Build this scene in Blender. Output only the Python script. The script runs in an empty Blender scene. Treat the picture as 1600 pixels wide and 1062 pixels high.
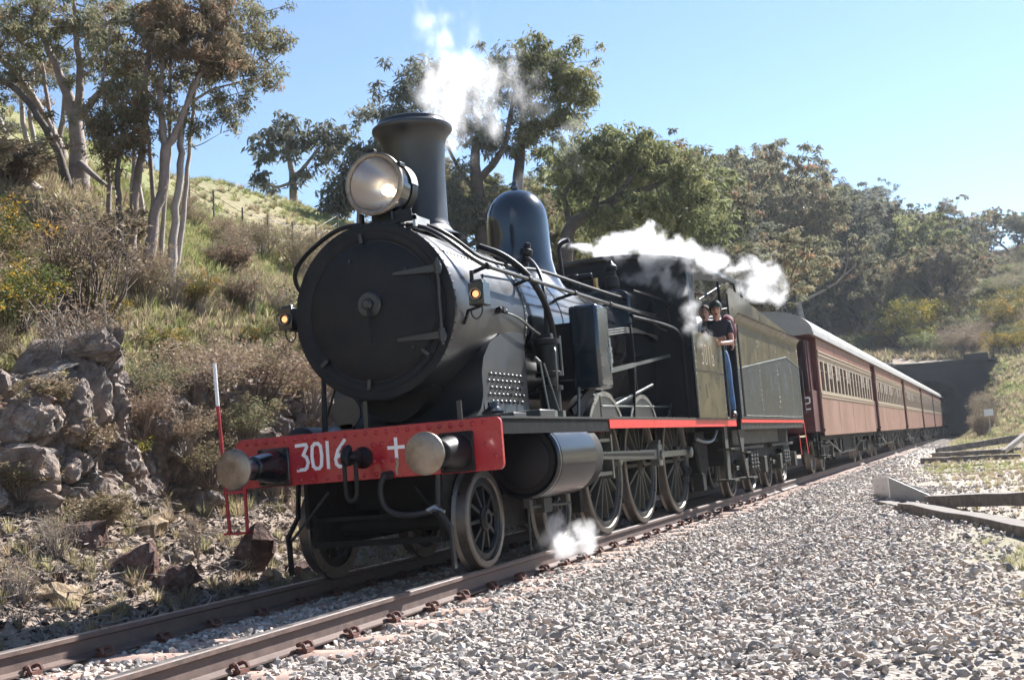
import bpy, bmesh, math, random
import numpy as np
from mathutils import Vector, Matrix, noise as mnoise
random.seed(7); np.random.seed(7)
S = bpy.context.scene
R = math.radians; HAZE = True

# ------------------------------------------------------------------ camera
CAM = Vector((4.899, -8.964, 0.903)); YAW, PITCH, ROLL, FPX = -0.371, 0.099, -0.079, 1881.0
fw = Vector((math.sin(YAW)*math.cos(PITCH), math.cos(YAW)*math.cos(PITCH), math.sin(PITCH)))
rt = Vector((math.cos(YAW), -math.sin(YAW), 0)); up = rt.cross(fw)
r2 = math.cos(ROLL)*rt + math.sin(ROLL)*up; u2 = -math.sin(ROLL)*rt + math.cos(ROLL)*up
cd = bpy.data.cameras.new('camera'); cam = bpy.data.objects.new('camera', cd); S.collection.objects.link(cam)
cd.sensor_width = 36; cd.lens = 36*FPX/1600; cd.clip_start = .1; cd.clip_end = 2000
M = Matrix((r2, u2, -fw)).transposed().to_4x4(); M.translation = CAM; cam.matrix_world = M
S.camera = cam

# ------------------------------------------------------------------ sky, sun, exposure
SUN_AZ, SUN_EL = R(23), R(41)          # azimuth from +Y towards +X
W = bpy.data.worlds.new('World'); S.world = W; W.use_nodes = True
nt = W.node_tree; nt.nodes.clear()
sky = nt.nodes.new('ShaderNodeTexSky'); sky.sky_type = 'NISHITA'; sky.sun_disc = False
sky.sun_elevation = SUN_EL; sky.sun_rotation = SUN_AZ; sky.altitude = 600; sky.air_density = 1.0; sky.dust_density = .15; sky.ozone_density = 2.8
bg = nt.nodes.new('ShaderNodeBackground'); bg.inputs['Strength'].default_value = 0.066
wo = nt.nodes.new('ShaderNodeOutputWorld')
nt.links.new(sky.outputs[0], bg.inputs[0]); nt.links.new(bg.outputs[0], wo.inputs[0])
sl = bpy.data.lights.new('sun', 'SUN'); sl.energy = 5.0; sl.angle = R(.53); sl.color = (1, .975, .945)
so = bpy.data.objects.new('sun', sl); S.collection.objects.link(so)
sdir = Vector((math.sin(SUN_AZ)*math.cos(SUN_EL), math.cos(SUN_AZ)*math.cos(SUN_EL), math.sin(SUN_EL)))
so.rotation_euler = sdir.to_track_quat('Z', 'Y').to_euler(); so.location = sdir*80
S.view_settings.view_transform = 'Standard'; S.view_settings.look = 'None'
S.view_settings.exposure = 1.58; S.view_settings.gamma = 1; S.view_settings.use_curve_mapping = False
S.cycles.max_bounces = 8; S.cycles.diffuse_bounces = 3; S.cycles.glossy_bounces = 3
S.cycles.transmission_bounces = 4; S.cycles.transparent_max_bounces = 8; S.cycles.volume_bounces = 3
S.cycles.volume_step_rate = 1.0; S.cycles.volume_max_steps = 96
S.cycles.use_denoising = True

# ------------------------------------------------------------------ materials
class NT:
    def __init__(s, name):
        s.m = bpy.data.materials.new(name); s.m.use_nodes = True; s.t = s.m.node_tree
        s.b = s.t.nodes['Principled BSDF']; s.o = s.t.nodes['Material Output']
    def n(s, typ, **k):
        x = s.t.nodes.new(typ)
        for a, v in k.items():
            if a.startswith('i_'):
                key = a[2:]; key = int(key) if key.isdigit() else key
                x.inputs[key].default_value = v
            else: setattr(x, a, v)
        return x
    def l(s, a, b): s.t.links.new(a, b)
    def ramp(s, fac, stops, interp='LINEAR'):
        r = s.n('ShaderNodeValToRGB'); r.color_ramp.interpolation = interp
        e = r.color_ramp.elements
        while len(e) < len(stops): e.new(.5)
        for q, (p, c) in zip(e, stops):
            q.position = p; q.color = (*c, 1) if len(c) == 3 else c
        s.l(fac, r.inputs[0]); return r
    def mix(s, fac, a, b, typ='MIX'):
        x = s.n('ShaderNodeMix', data_type='RGBA', blend_type=typ)
        for i, v in ((0, fac), (6, a), (7, b)):
            if isinstance(v, (int, float)): x.inputs[i].default_value = v
            elif isinstance(v, tuple): x.inputs[i].default_value = (*v, 1)
            else: s.l(v, x.inputs[i])
        return x.outputs[2]
    def noise(s, scale, detail=4, rough=.6, co=None, dist=0):
        x = s.n('ShaderNodeTexNoise'); x.inputs['Scale'].default_value = scale; x.inputs['Detail'].default_value = detail
        x.inputs['Roughness'].default_value = rough; x.inputs['Distortion'].default_value = dist
        if co is not None: s.l(co, x.inputs['Vector'])
        return x
    def math(s, op, a, b=0.5, clamp=False):
        x = s.n('ShaderNodeMath', operation=op, use_clamp=clamp)
        for i, v in ((0, a), (1, b)):
            if isinstance(v, (int, float)): x.inputs[i].default_value = v
            else: s.l(v, x.inputs[i])
        return x.outputs[0]
    def bump(s, h, strength=.4, dist=.01):
        x = s.n('ShaderNodeBump'); x.inputs['Strength'].default_value = strength; x.inputs['Distance'].default_value = dist
        s.l(h, x.inputs['Height']); s.l(x.outputs[0], s.b.inputs['Normal']); return x
def V(c, k): return tuple(min(1, x*k) for x in c)
MT = {}
def mat(name, col, rough=.5, metal=0., var=.25, scale=6., bump=.1, bdist=.004, col2=None, coat=0., fine=60., spec=.5, rvar=.15):
    n = NT(name); tc = n.n('ShaderNodeTexCoord').outputs['Object']
    a = n.noise(scale, 6, .65, tc, .3); f = n.noise(fine, 3, .6, tc)
    c2 = col2 or V(col, 1-var); r = n.ramp(a.outputs[0], [(.3, c2), (.7, V(col, 1+var*.5))])
    n.l(n.mix(var*.5, r.outputs[0], f.outputs[1], 'SOFT_LIGHT'), n.b.inputs['Base Color'])
    rr = n.n('ShaderNodeMapRange', i_1=.3, i_2=.75, i_3=max(.03, rough-rvar), i_4=min(1, rough+rvar)); n.l(a.outputs[0], rr.inputs[0]); n.l(rr.outputs[0], n.b.inputs['Roughness'])
    n.b.inputs['Metallic'].default_value = metal; n.b.inputs['Coat Weight'].default_value = coat; n.b.inputs['Coat Roughness'].default_value = .08
    n.b.inputs['Specular IOR Level'].default_value = spec
    if bump: n.bump(f.outputs[0], bump, bdist)
    MT[name] = n.m; return n.m
mat('smokebox_black', (.008, .009, .011), .38, var=.6, scale=3.0, bump=.25, bdist=.002, rvar=.10, spec=.6, fine=25, col2=(.020, .019, .018))
mat('door_black', (.006, .0075, .010), .55, var=.6, scale=3.2, bump=.3, bdist=.003, rvar=.16, spec=.2, fine=22, col2=(.016, .0155, .0155))
mat('soot_black', (.004, .004, .0045), .6, var=.5, scale=5, bump=.2, spec=.12)
mat('gloss_black', (.006, .007, .009), .18, coat=.35, var=.3, scale=2.5, bump=.05, rvar=.07)
mat('dome_blue_black', (.007, .014, .022), .2, coat=.7, var=.2, scale=2, bump=.03, rvar=.05)
mat('frame_black', (.006, .006, .007), .5, var=.4, scale=8, bump=.3, spec=.3)
mat('grimy_black', (.011, .010, .009), .7, var=.5, scale=10, bump=.4, col2=(.016, .014, .011), spec=.15)
mat('cab_green_black', (.068, .048, .008), .38, coat=.1, var=.6, scale=2.4, bump=.06, col2=(.009, .010, .008), spec=.35)
mat('tender_grey', (.012, .018, .023), .38, coat=.1, var=.5, scale=2.0, bump=.08, rvar=.12, spec=.35)
mat('beam_red', (.36, .006, .014), .33, coat=.35, var=.25, scale=5, bump=.1, col2=(.32, .008, .015))
mat('valance_red', (.62, .03, .025), .4, var=.2, scale=5, bump=.05)
mat('pole_red', (.38, .02, .03), .5, var=.3, scale=9)
mat('white_paint', (.8, .79, .78), .5, var=.12, scale=14, bump=.15)
mat('steel', (.42, .41, .39), .33, metal=1, var=.3, scale=9, bump=.15)
mat('buffer_steel', (.30, .26, .21), .42, metal=.75, var=.35, scale=7, bump=.3, col2=(.16, .12, .09), rvar=.1)
mat('tyre_steel', (.13, .115, .10), .38, metal=.7, var=.35, scale=8, bump=.2)
mat('wheel_dusty', (.045, .043, .033), .6, var=.5, scale=6, bump=.25, spec=.3)
mat('rod_steel', (.15, .155, .14), .38, metal=.6, var=.35, scale=6, bump=.15)
mat('bright_cylinder', (.012, .012, .013), .22, metal=.0, var=.5, scale=3, bump=.05, coat=.06, rvar=.08, spec=.3)
mat('brass', (.55, .36, .16), .3, metal=1, var=.2, bump=.05)
mat('rust_rail', (.125, .080, .064), .65, var=.35, scale=9, bump=.3, col2=(.07, .048, .040))
mat('rail_head', (.35, .32, .30), .35, metal=.7, var=.3, scale=5, bump=.1)
mat('rust_clip', (.13, .055, .038), .8, var=.4, scale=25, bump=.5)
mat('sleeper_rust', (.36, .25, .20), .75, var=.3, scale=8, bump=.4, col2=(.24, .15, .115))
mat('old_timber', (.20, .175, .15), .9, var=.5, scale=7, bump=.7, bdist=.01, col2=(.07, .055, .045))
mat('coach_maroon', (.255, .135, .10), .40, var=.22, scale=1.2, bump=.06, rvar=.1, spec=.6)
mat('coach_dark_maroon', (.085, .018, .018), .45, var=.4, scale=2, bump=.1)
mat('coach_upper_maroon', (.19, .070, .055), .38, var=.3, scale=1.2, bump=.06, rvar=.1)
mat('coach_tan', (.20, .135, .09), .45, var=.2, scale=2)
mat('coach_cream', (.33, .255, .17), .5, var=.15, bump=.05)
mat('coach_roof', (.30, .28, .25), .5, var=.25, scale=1.5, bump=.15)
mat('window_glass', (.02, .021, .02), .07, var=.2, bump=0, spec=.8, rvar=.02)
mat('sash_wood', (.30, .245, .17), .5, var=.2)
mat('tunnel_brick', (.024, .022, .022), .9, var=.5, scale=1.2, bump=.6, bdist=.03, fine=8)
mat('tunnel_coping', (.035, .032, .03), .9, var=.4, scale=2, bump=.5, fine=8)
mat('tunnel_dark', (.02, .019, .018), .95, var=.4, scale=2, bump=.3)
mat('galvanised', (.42, .42, .41), .5, metal=.35, var=.2, scale=6, bump=.1)
mat('rubber', (.012, .012, .013), .6, var=.3, scale=8, bump=.3)
mat('skin', (.45, .25, .18), .5, var=.12, scale=8, bump=.05)
mat('denim', (.055, .13, .27), .85, var=.35, scale=9, bump=.4, col2=(.03, .07, .15))
mat('navy_shirt', (.018, .018, .028), .85, var=.25, scale=9, bump=.3)
mat('blue_shirt', (.22, .36, .6), .85, var=.2, scale=9, bump=.3)
mat('cap_green', (.03, .045, .04), .8, var=.2)
mat('hair_brown', (.05, .03, .02), .8, var=.3)
mat('boot_leather', (.02, .017, .015), .5, var=.3)
mat('maroon_canvas', (.14, .025, .03), .85, var=.5, scale=7, bump=.5)
mat('fence_timber', (.16, .14, .12), .9, var=.4, scale=10, bump=.5)

def glassy(name, col, emit=0, ecol=(1, .8, .5)):
    n = NT(name); n.b.inputs['Base Color'].default_value = (*col, 1); n.b.inputs['Roughness'].default_value = .02
    n.b.inputs['Transmission Weight'].default_value = 1; n.b.inputs['IOR'].default_value = 1.15
    MT[name] = n.m
glassy('lens_glass', (.97, .97, .98)); glassy('amber_glass', (1, .62, .35))
def reflector():
    n = NT('reflector'); n.b.inputs['Base Color'].default_value = (.50, .49, .50, 1); n.b.inputs['Metallic'].default_value = .95; n.b.inputs['Roughness'].default_value = .24
    MT['reflector'] = n.m
    n = NT('lit_bulb'); n.b.inputs['Base Color'].default_value = (1, .9, .7, 1); n.b.inputs['Emission Color'].default_value = (1, .80, .5, 1); n.b.inputs['Emission Strength'].default_value = 1.5; MT['lit_bulb'] = n.m
    n = NT('marker_bulb'); n.b.inputs['Base Color'].default_value = (1, .6, .3, 1); n.b.inputs['Emission Color'].default_value = (1, .40, .14, 1); n.b.inputs['Emission Strength'].default_value = .45; MT['marker_bulb'] = n.m
reflector()

def leafmat(name, stops, trans=.5, objvar=.35, rough=.6):
    if 'gum' in name: stops = [(a, (b[0]*1.42, b[1]*1.36, b[2]*1.65)) for a, b in stops]
    n = NT(name); at = n.n('ShaderNodeAttribute', attribute_name='rnd')
    r = n.ramp(at.outputs['Fac'], stops); oi = n.n('ShaderNodeObjectInfo')
    hv = n.n('ShaderNodeHueSaturation'); n.l(r.outputs[0], hv.inputs['Color'])
    mr = n.n('ShaderNodeMapRange', i_3=.5-.05*objvar, i_4=.5+.05*objvar); n.l(oi.outputs['Random'], mr.inputs[0]); n.l(mr.outputs[0], hv.inputs['Hue'])
    mv = n.n('ShaderNodeMapRange', i_3=1-objvar*.5, i_4=1+objvar*.5); n.l(n.math('FRACT', n.math('MULTIPLY', oi.outputs['Random'], 7.3)), mv.inputs[0]); n.l(mv.outputs[0], hv.inputs['Value'])
    n.l(hv.outputs[0], n.b.inputs['Base Color']); n.b.inputs['Roughness'].default_value = rough
    n.b.inputs['Specular IOR Level'].default_value = .12
    tr = n.n('ShaderNodeBsdfTranslucent'); n.l(hv.outputs[0], tr.inputs[0])
    mx = n.n('ShaderNodeMixShader', i_0=trans); n.l(n.b.outputs[0], mx.inputs[1]); n.l(tr.outputs[0], mx.inputs[2]); n.l(mx.outputs[0], n.o.inputs[0])
    MT[name] = n.m
leafmat('gum_leaf', [(0, (.07, .078, .040)), (.4, (.12, .125, .060)), (.7, (.17, .16, .08)), (.85, (.19, .13, .06)), (1, (.22, .11, .045))])
leafmat('gum_leaf_rusty', [(0, (.075, .075, .038)), (.35, (.14, .13, .06)), (.65, (.17, .14, .07)), (1, (.22, .14, .065))])
leafmat('gum_leaf_grey', [(0, (.06, .068, .045)), (.5, (.105, .115, .070)), (1, (.16, .15, .09))])
leafmat('gum_leaf_green', [(0, (.07, .085, .030)), (.5, (.135, .15, .055)), (1, (.21, .20, .08))])
leafmat('broom_leaf', [(0, (.05, .065, .02)), (.5, (.11, .13, .04)), (.66, (.20, .18, .07)), (.74, (.60, .36, .04)), (1, (.65, .42, .04))], trans=.3)
leafmat('wattle_leaf', [(0, (.08, .09, .02)), (.4, (.16, .16, .03)), (.62, (.40, .29, .03)), (1, (.62, .42, .04))], trans=.3)
leafmat('dry_leaf', [(0, (.17, .125, .085)), (.55, (.33, .245, .17)), (.8, (.26, .235, .12)), (1, (.47, .37, .27))], trans=.25)
leafmat('dry_grass', [(0, (.17, .13, .09)), (.45, (.38, .31, .21)), (.8, (.33, .30, .15)), (1, (.46, .39, .25))], trans=.5, objvar=.6, rough=.7)
leafmat('green_grass', [(0, (.16, .19, .07)), (.5, (.27, .29, .11)), (.8, (.34, .31, .15)), (1, (.40, .35, .18))], trans=.5, objvar=.6, rough=.7)
mat('gum_bark', (.235, .185, .155), .8, var=.6, scale=3.2, bump=.7, bdist=.02, col2=(.13, .095, .075), fine=14)
mat('gum_bark_pale', (.34, .30, .27), .7, var=.5, scale=2.2, bump=.4, bdist=.01, col2=(.20, .16, .135), fine=14)
mat('gum_bark_dark', (.10, .078, .062), .9, var=.5, scale=4, bump=.9, bdist=.02, col2=(.045, .035, .03), fine=14)
mat('dry_twig', (.15, .11, .085), .9, var=.4, scale=9, bump=.1)
mat('grey_twig', (.26, .22, .19), .9, var=.4, scale=9, bump=.1)

# ------------------------------------------------------------------ mesh builder
class MB:
    def __init__(s): s.v = []; s.f = []
    def add(s, vs, fs):
        o = len(s.v); s.v.extend([tuple(v) for v in vs]); s.f.extend([tuple(i+o for i in f) for f in fs]); return s
    def box(s, x0, x1, y0, y1, z0, z1):
        return s.add([(x, y, z) for x in (x0, x1) for y in (y0, y1) for z in (z0, z1)],
                     [(0, 1, 3, 2), (4, 6, 7, 5), (0, 4, 5, 1), (2, 3, 7, 6), (0, 2, 6, 4), (1, 5, 7, 3)])
    def obox(s, p, q, w, h, upv=(0, 0, 1)):
        """bar from p to q, width w, height h"""
        p, q = Vector(p), Vector(q); d = (q-p).normalized(); u = Vector(upv); sdv = d.cross(u)
        if sdv.length < 1e-4: sdv = d.cross(Vector((1, 0, 0)))
        sdv.normalize(); u = sdv.cross(d)
        vs = [c+sdv*a*w/2+u*b*h/2 for c in (p, q) for a, b in ((-1, -1), (1, -1), (1, 1), (-1, 1))]
        return s.add(vs, [(3, 2, 1, 0), (4, 5, 6, 7), (0, 1, 5, 4), (1, 2, 6, 5), (2, 3, 7, 6), (3, 0, 4, 7)])
    def lathe(s, prof, o=(0, 0, 0), ax=(0, 0, 1), n=32, cap=True):
        """prof: [(t along axis, radius)]"""
        ax = Vector(ax).normalized(); o = Vector(o); a = ax.orthogonal().normalized(); b = ax.cross(a)
        vs = []; fs = []; k = len(prof)
        for t, r in prof:
            for i in range(n):
                g = 2*math.pi*i/n; vs.append(o+ax*t+(a*math.cos(g)+b*math.sin(g))*max(r, 1e-4))
        for j in range(k-1):
            for i in range(n):
                i2 = (i+1) % n; fs.append((j*n+i, j*n+i2, (j+1)*n+i2, (j+1)*n+i))
        if cap: fs.append(tuple(range(n-1, -1, -1))); fs.append(tuple(range((k-1)*n, k*n)))
        return s.add(vs, fs)
    def cyl(s, p, q, r, r1=None, n=16):
        p, q = Vector(p), Vector(q); return s.lathe([(0, r), ((q-p).length, r if r1 is None else r1)], p, q-p, n)
    def tube(s, pts, r, n=8, rs=None, cap=True):
        pts = [Vector(p) for p in pts]; k = len(pts); vs = []; fs = []; pa = None
        for i, p in enumerate(pts):
            t = (pts[min(i+1, k-1)]-pts[max(i-1, 0)]).normalized()
            if pa is None: a = t.orthogonal().normalized()
            else:
                a = pa-t*pa.dot(t); a = a.normalized() if a.length > 1e-5 else t.orthogonal().normalized()
            pa = a; b = t.cross(a); rr = rs[i] if rs is not None else r
            for j in range(n):
                g = 2*math.pi*j/n; vs.append(p+(a*math.cos(g)+b*math.sin(g))*rr)
        for i in range(k-1):
            for j in range(n):
                j2 = (j+1) % n; fs.append((i*n+j, i*n+j2, (i+1)*n+j2, (i+1)*n+j))
        if cap: fs.append(tuple(range(n-1, -1, -1))); fs.append(tuple(range((k-1)*n, k*n)))
        return s.add(vs, fs)
    def prism(s, poly, d0, d1, plane='yz'):
        """extrude a polygon; plane yz -> along x, xz -> along y, xy -> along z"""
        def P(a, b, d): return {'yz': (d, a, b), 'xz': (a, d, b), 'xy': (a, b, d)}[plane]
        n = len(poly); vs = [P(a, b, d0) for a, b in poly]+[P(a, b, d1) for a, b in poly]
        fs = [tuple(range(n-1, -1, -1)), tuple(range(n, 2*n))]+[(i, (i+1) % n, n+(i+1) % n, n+i) for i in range(n)]
        return s.add(vs, fs)
    def dome(s, c, r, ax=(0, 0, 1), h=None, n=6):
        h = h or r*.6; return s.lathe([(0, r), (h*.7, r*.75), (h, r*.2)], c, ax, n, True)
def smooth(pts, it=2):
    pts = [Vector(p) for p in pts]
    for _ in range(it):
        o = [pts[0]]
        for a, b in zip(pts[:-1], pts[1:]): o += [a*.75+b*.25, a*.25+b*.75]
        o.append(pts[-1]); pts = o
    return pts
def mesh_of(name, mb, m=None, sm=True, ang=35, fixn=True):
    me = bpy.data.meshes.new(name); me.from_pydata(mb.v, [], mb.f)
    if fixn:
        bm = bmesh.new(); bm.from_mesh(me); bmesh.ops.recalc_face_normals(bm, faces=bm.faces); bm.to_mesh(me); bm.free()
    if sm: me.shade_smooth(); me.set_sharp_from_angle(angle=R(ang))
    if m: me.materials.append(MT[m] if isinstance(m, str) else m)
    return me
SPLIT = {'front_stretcher', 'axle', 'guard_iron_brace', 'end_wall', 'platform_screen', 'coach_steps', 'smokebox_stay', 'lamp_iron', 'main_frame', 'bogie_frame', 'slide_bar', 'drain_cock', 'valve_rods', 'headlight_catch', 'lamp_frame', 'corner_post', 'roof_ventilator', 'fire_iron', 'drain_rod', 'smokebox_bottom', 'reversing_bracket', 'waist_rail', 'cornice_rail', 'tender_frame', 'panel_joint', 'underframe', 'valance', 'eye', 'tank_end', 'tender_red_edge', 'steam_pipe', 'tank_handrail'}
def pieces(mb):
    par = list(range(len(mb.v)))
    def f(a):
        while par[a] != a: par[a] = par[par[a]]; a = par[a]
        return a
    for fc in mb.f:
        for b in fc[1:]: par[f(fc[0])] = f(b)
    g = {}
    for fc in mb.f: g.setdefault(f(fc[0]), []).append(fc)
    out = []
    for fs in g.values():
        ids = sorted({i for fc in fs for i in fc}); mp = {a: b for b, a in enumerate(ids)}; q = MB(); q.add([mb.v[i] for i in ids], [tuple(mp[i] for i in fc) for fc in fs]); out.append(q)
    return out
def part(name, mb, m, parent=None, label=None, bevel=0., kind=None, ang=35, loc=None, rot=None):
    if name in SPLIT and isinstance(mb, MB) and kind is None:
        ps = pieces(mb)
        if len(ps) > 1:
            for q in ps[1:]: part(name, q, m, parent, label, bevel, kind, ang, loc, rot)
            mb = ps[0]
    me = mesh_of(name, mb, m, ang=ang) if isinstance(mb, MB) else mb
    o = bpy.data.objects.new(name, me); S.collection.objects.link(o)
    if parent is not None: o.parent = parent
    if loc is not None: o.location = loc
    if rot is not None: o.rotation_euler = rot
    if label: o['label'] = label
    if kind: o['kind'] = kind
    if bevel:
        bv = o.modifiers.new('bevel', 'BEVEL'); bv.width = bevel; bv.segments = 2; bv.limit_method = 'ANGLE'; bv.angle_limit = R(40)
    return o
def tag(o, label, cat=None, group=None, kind=None):
    o['label'] = label
    if cat: o['category'] = cat
    if group: o['group'] = group
    if kind: o['kind'] = kind
    return o
def thing(name, label, cat, loc=(0, 0, 0), rz=0, group=None):
    o = bpy.data.objects.new(name, None); S.collection.objects.link(o); o.location = loc; o.rotation_euler = (0, 0, rz)
    o.empty_display_size = .2
    return tag(o, label, cat, group)
def struct(name, me, label=None):
    o = bpy.data.objects.new(name, me); S.collection.objects.link(o); o['kind'] = 'structure'
    if label: o['label'] = label
    return o
def copy_tree(o, parent=None):
    c = o.copy(); S.collection.objects.link(c); c.parent = parent
    for ch in list(o.children): copy_tree(ch, c)
    return c
def np_mesh(name, verts, faces, m=None, rnd=None, smooth_=False, ncorn=None):
    """verts (n,3), faces (m,k) all of k corners"""
    verts = np.asarray(verts, dtype=np.float32); faces = np.asarray(faces, dtype=np.int32); k = faces.shape[1]
    me = bpy.data.meshes.new(name); me.vertices.add(len(verts)); me.vertices.foreach_set('co', verts.ravel())
    me.loops.add(faces.size); me.loops.foreach_set('vertex_index', faces.ravel())
    me.polygons.add(len(faces)); me.polygons.foreach_set('loop_start', np.arange(0, faces.size, k, dtype=np.int32))
    me.update(calc_edges=True)
    if rnd is not None:
        a = me.attributes.new('rnd', 'FLOAT', 'FACE'); a.data.foreach_set('value', np.asarray(rnd, dtype=np.float32))
    if smooth_: me.shade_smooth()
    else: me.shade_flat()
    for q in (m if isinstance(m, (list, tuple)) else [m]):
        if q: me.materials.append(MT[q] if isinstance(q, str) else q)
    return me
def scatter(name, pts, rots, scl, idx, protos, label):
    """one object of kind stuff: geometry-node instances of the given meshes on the given points"""
    me = bpy.data.meshes.new(name); pts = np.asarray(pts, dtype=np.float32)
    me.vertices.add(len(pts)); me.vertices.foreach_set('co', pts.ravel())
    for nm, ty, d, key in (('rot', 'FLOAT_VECTOR', rots, 'vector'), ('scl', 'FLOAT_VECTOR', scl, 'vector'), ('idx', 'INT', idx, 'value')):
        a = me.attributes.new(nm, ty, 'POINT'); a.data.foreach_set(key, np.asarray(d, dtype=np.int32 if ty == 'INT' else np.float32).ravel())
    o = bpy.data.objects.new(name, me); S.collection.objects.link(o); tag(o, label, kind='stuff')
    col = bpy.data.collections.new(name+'_source')
    for i, p in enumerate(protos):
        q = bpy.data.objects.new('%s_kind_%02d' % (name, i), p); col.objects.link(q)
    g = bpy.data.node_groups.new(name+'_scatter', 'GeometryNodeTree')
    g.interface.new_socket('Geometry', in_out='INPUT', socket_type='NodeSocketGeometry'); g.interface.new_socket('Geometry', in_out='OUTPUT', socket_type='NodeSocketGeometry')
    N = g.nodes.new; gi = N('NodeGroupInput'); go = N('NodeGroupOutput'); ip = N('GeometryNodeInstanceOnPoints'); ci = N('GeometryNodeCollectionInfo')
    ci.inputs['Collection'].default_value = col; ci.inputs['Separate Children'].default_value = True; ci.inputs['Reset Children'].default_value = True
    def at(nm, ty):
        x = N('GeometryNodeInputNamedAttribute'); x.data_type = ty; x.inputs[0].default_value = nm; return x.outputs[0]
    L = g.links.new; L(gi.outputs[0], ip.inputs['Points']); L(ci.outputs[0], ip.inputs['Instance']); ip.inputs['Pick Instance'].default_value = True
    L(at('idx', 'INT'), ip.inputs['Instance Index']); L(at('rot', 'FLOAT_VECTOR'), ip.inputs['Rotation']); L(at('scl', 'FLOAT_VECTOR'), ip.inputs['Scale']); L(ip.outputs[0], go.inputs[0])
    md = o.modifiers.new('scatter', 'NODES'); md.node_group = g
    return o

# ------------------------------------------------------------------ ground
def sstep(a, b, x):
    t = np.clip((x-a)/(b-a), 0, 1); return t*t*(3-2*t)
_ph = np.random.RandomState(3).rand(40, 4)
def wob(x, y, sc, k=8, seed=0):
    """smooth value noise made of sines, about -1..1"""
    r = np.random.RandomState(seed+11); z = 0
    for i in range(k):
        a = r.rand()*6.28; f = sc*(.6+1.2*r.rand()); z = z+np.sin((x*np.cos(a)+y*np.sin(a))*f+r.rand()*6.28)
    return z/math.sqrt(k)
def ground_z(x, y):
    x = np.asarray(x, float); y = np.asarray(y, float); s = -x
    o = 1.15*sstep(1.4, 2.6, y)+.5*sstep(20, 60, y); se = s-o*(1-sstep(8, 16, s))
    sc_ = np.where(se > 0, se, 0)
    flat = np.interp(s, [-1e3, .5, 1.25, 1.6, 2.0], [0, 0, 0, 0, 0])
    Lz = np.interp(np.where(s < 3.3, s*(3.35/(3.35+o*.9)), se), [1.25, 1.7, 2.3, 3.35, 4.0, 4.35, 4.5, 5.2, 6, 7, 10, 18, 23, 30, 40, 60, 120], [-.22, -.16, .12, .72, .85, 1.0, 2.1, 3.3, 4.3, 5.0, 6.9, 10.7, 12.4, 13.9, 14.9, 14.5, 11])
    Rz = np.interp(x, [-1.3, 1.45, 2.3, 8, 14, 40, 160], [-.2, -.2, -.34, -.38, -.1, 2.5, 12])
    z = np.where(s > 1.25, Lz, Rz)
    far = sstep(3, 8, s)
    z = z+far*(wob(x, y, .35, seed=1)*.28+wob(x, y, 1.2, seed=2)*.10)
    z = z+(np.abs(x) > 1.9)*wob(x, y, 2.1, seed=4)*.03
    # right embankment in front of the tunnel mouth
    e = sstep(63, 100, y)*6.3*sstep(2.7, 6.5, x)*(.8+.2*sstep(90, 100, y)); z = np.where(x > 2.5, z+e, z)
    # hill over and behind the tunnel
    B = np.interp(y, [100, 112, 130, 165, 205, 260, 420], [6.0, 8.0, 10.5, 19, 27, 27, 22])+sstep(3, 40, x)*3+wob(x, y, .08, seed=5)*.7+wob(x, y, .5, seed=6)*.2
    t = sstep(60, 125, y)
    zb = np.where(s > 6, np.maximum(z, z*(1-t)+(B)*t), z)
    zb = np.where((x > 6), np.maximum(zb, B*sstep(85, 112, y)), zb)
    return np.where(y > 100, np.maximum(B, np.where(s > 6, Lz, 0)), zb)
def gz(x, y): return float(ground_z(x, y))
def axis(segs):
    out = []
    for a, b, st in segs: out += list(np.arange(a, b-1e-6, st))
    out.append(segs[-1][1]); return np.array(out)
gx = axis([(-150, -50, 4), (-50, -14, 1.0), (-14, -7, .35), (-7, 7, .14), (7, 14, .35), (14, 40, 1.5), (40, 150, 5)])
gy = axis([(-40, -8, 1.5), (-8, 9, .14), (9, 30, .4), (30, 99.98, .9), (99.98, 100.02, .04), (100.02, 135, 1), (135, 250, 3), (250, 420, 10)])
X, Y = np.meshgrid(gx, gy); Z = ground_z(X, Y)
nx, ny = len(gx), len(gy); idx = np.arange(nx*ny).reshape(ny, nx)
q = np.stack([idx[:-1, :-1], idx[:-1, 1:], idx[1:, 1:], idx[1:, :-1]], -1).reshape(-1, 4)
cx = X.ravel()[q].mean(1); cy = Y.ravel()[q].mean(1)
keep = ~((np.abs(cx) < 2.45) & (cy > 99.97) & (cy < 100.03))
me = np_mesh('terrain', np.stack([X.ravel(), Y.ravel(), Z.ravel()], 1), q[keep], None, smooth_=True)
def cover(x, y, z):
    """r: green grass, g: loose rock and earth, b: trackside gravel"""
    n1 = wob(x, y, .5, seed=21); n2 = wob(x, y, 1.7, seed=22)
    s = -x
    green = np.clip(.18+.40*n1+.25*n2+.6*sstep(8, 15, s), 0, 1)*sstep(3.6, 5, s)
    green = np.where(x > 2.6, np.clip(.1+.5*n1+.25*n2, 0, 1)*sstep(3, 6, x+.08*y), green)
    green = np.where(y > 112, .55+.3*n1, green)
    earth = (1-sstep(3.7, 4.6, s-sstep(1.4, 2.6, y)*1.15))*(s > 1.2)
    earth = np.where((y > 95) & (y < 118), np.maximum(earth, .45), earth)
    grav = (1-sstep(2.6, 6.2, x+.12*np.maximum(y, 0)*(x > 2)))*(x > -1.6)*(y < 101)
    return green, earth, grav
g_, e_, b_ = cover(X.ravel(), Y.ravel(), Z.ravel())
ca = me.color_attributes.new('cover', 'FLOAT_COLOR', 'POINT'); ca.data.foreach_set('color', np.stack([g_, e_, b_, np.ones_like(g_)], 1).astype(np.float32).ravel())
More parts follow.
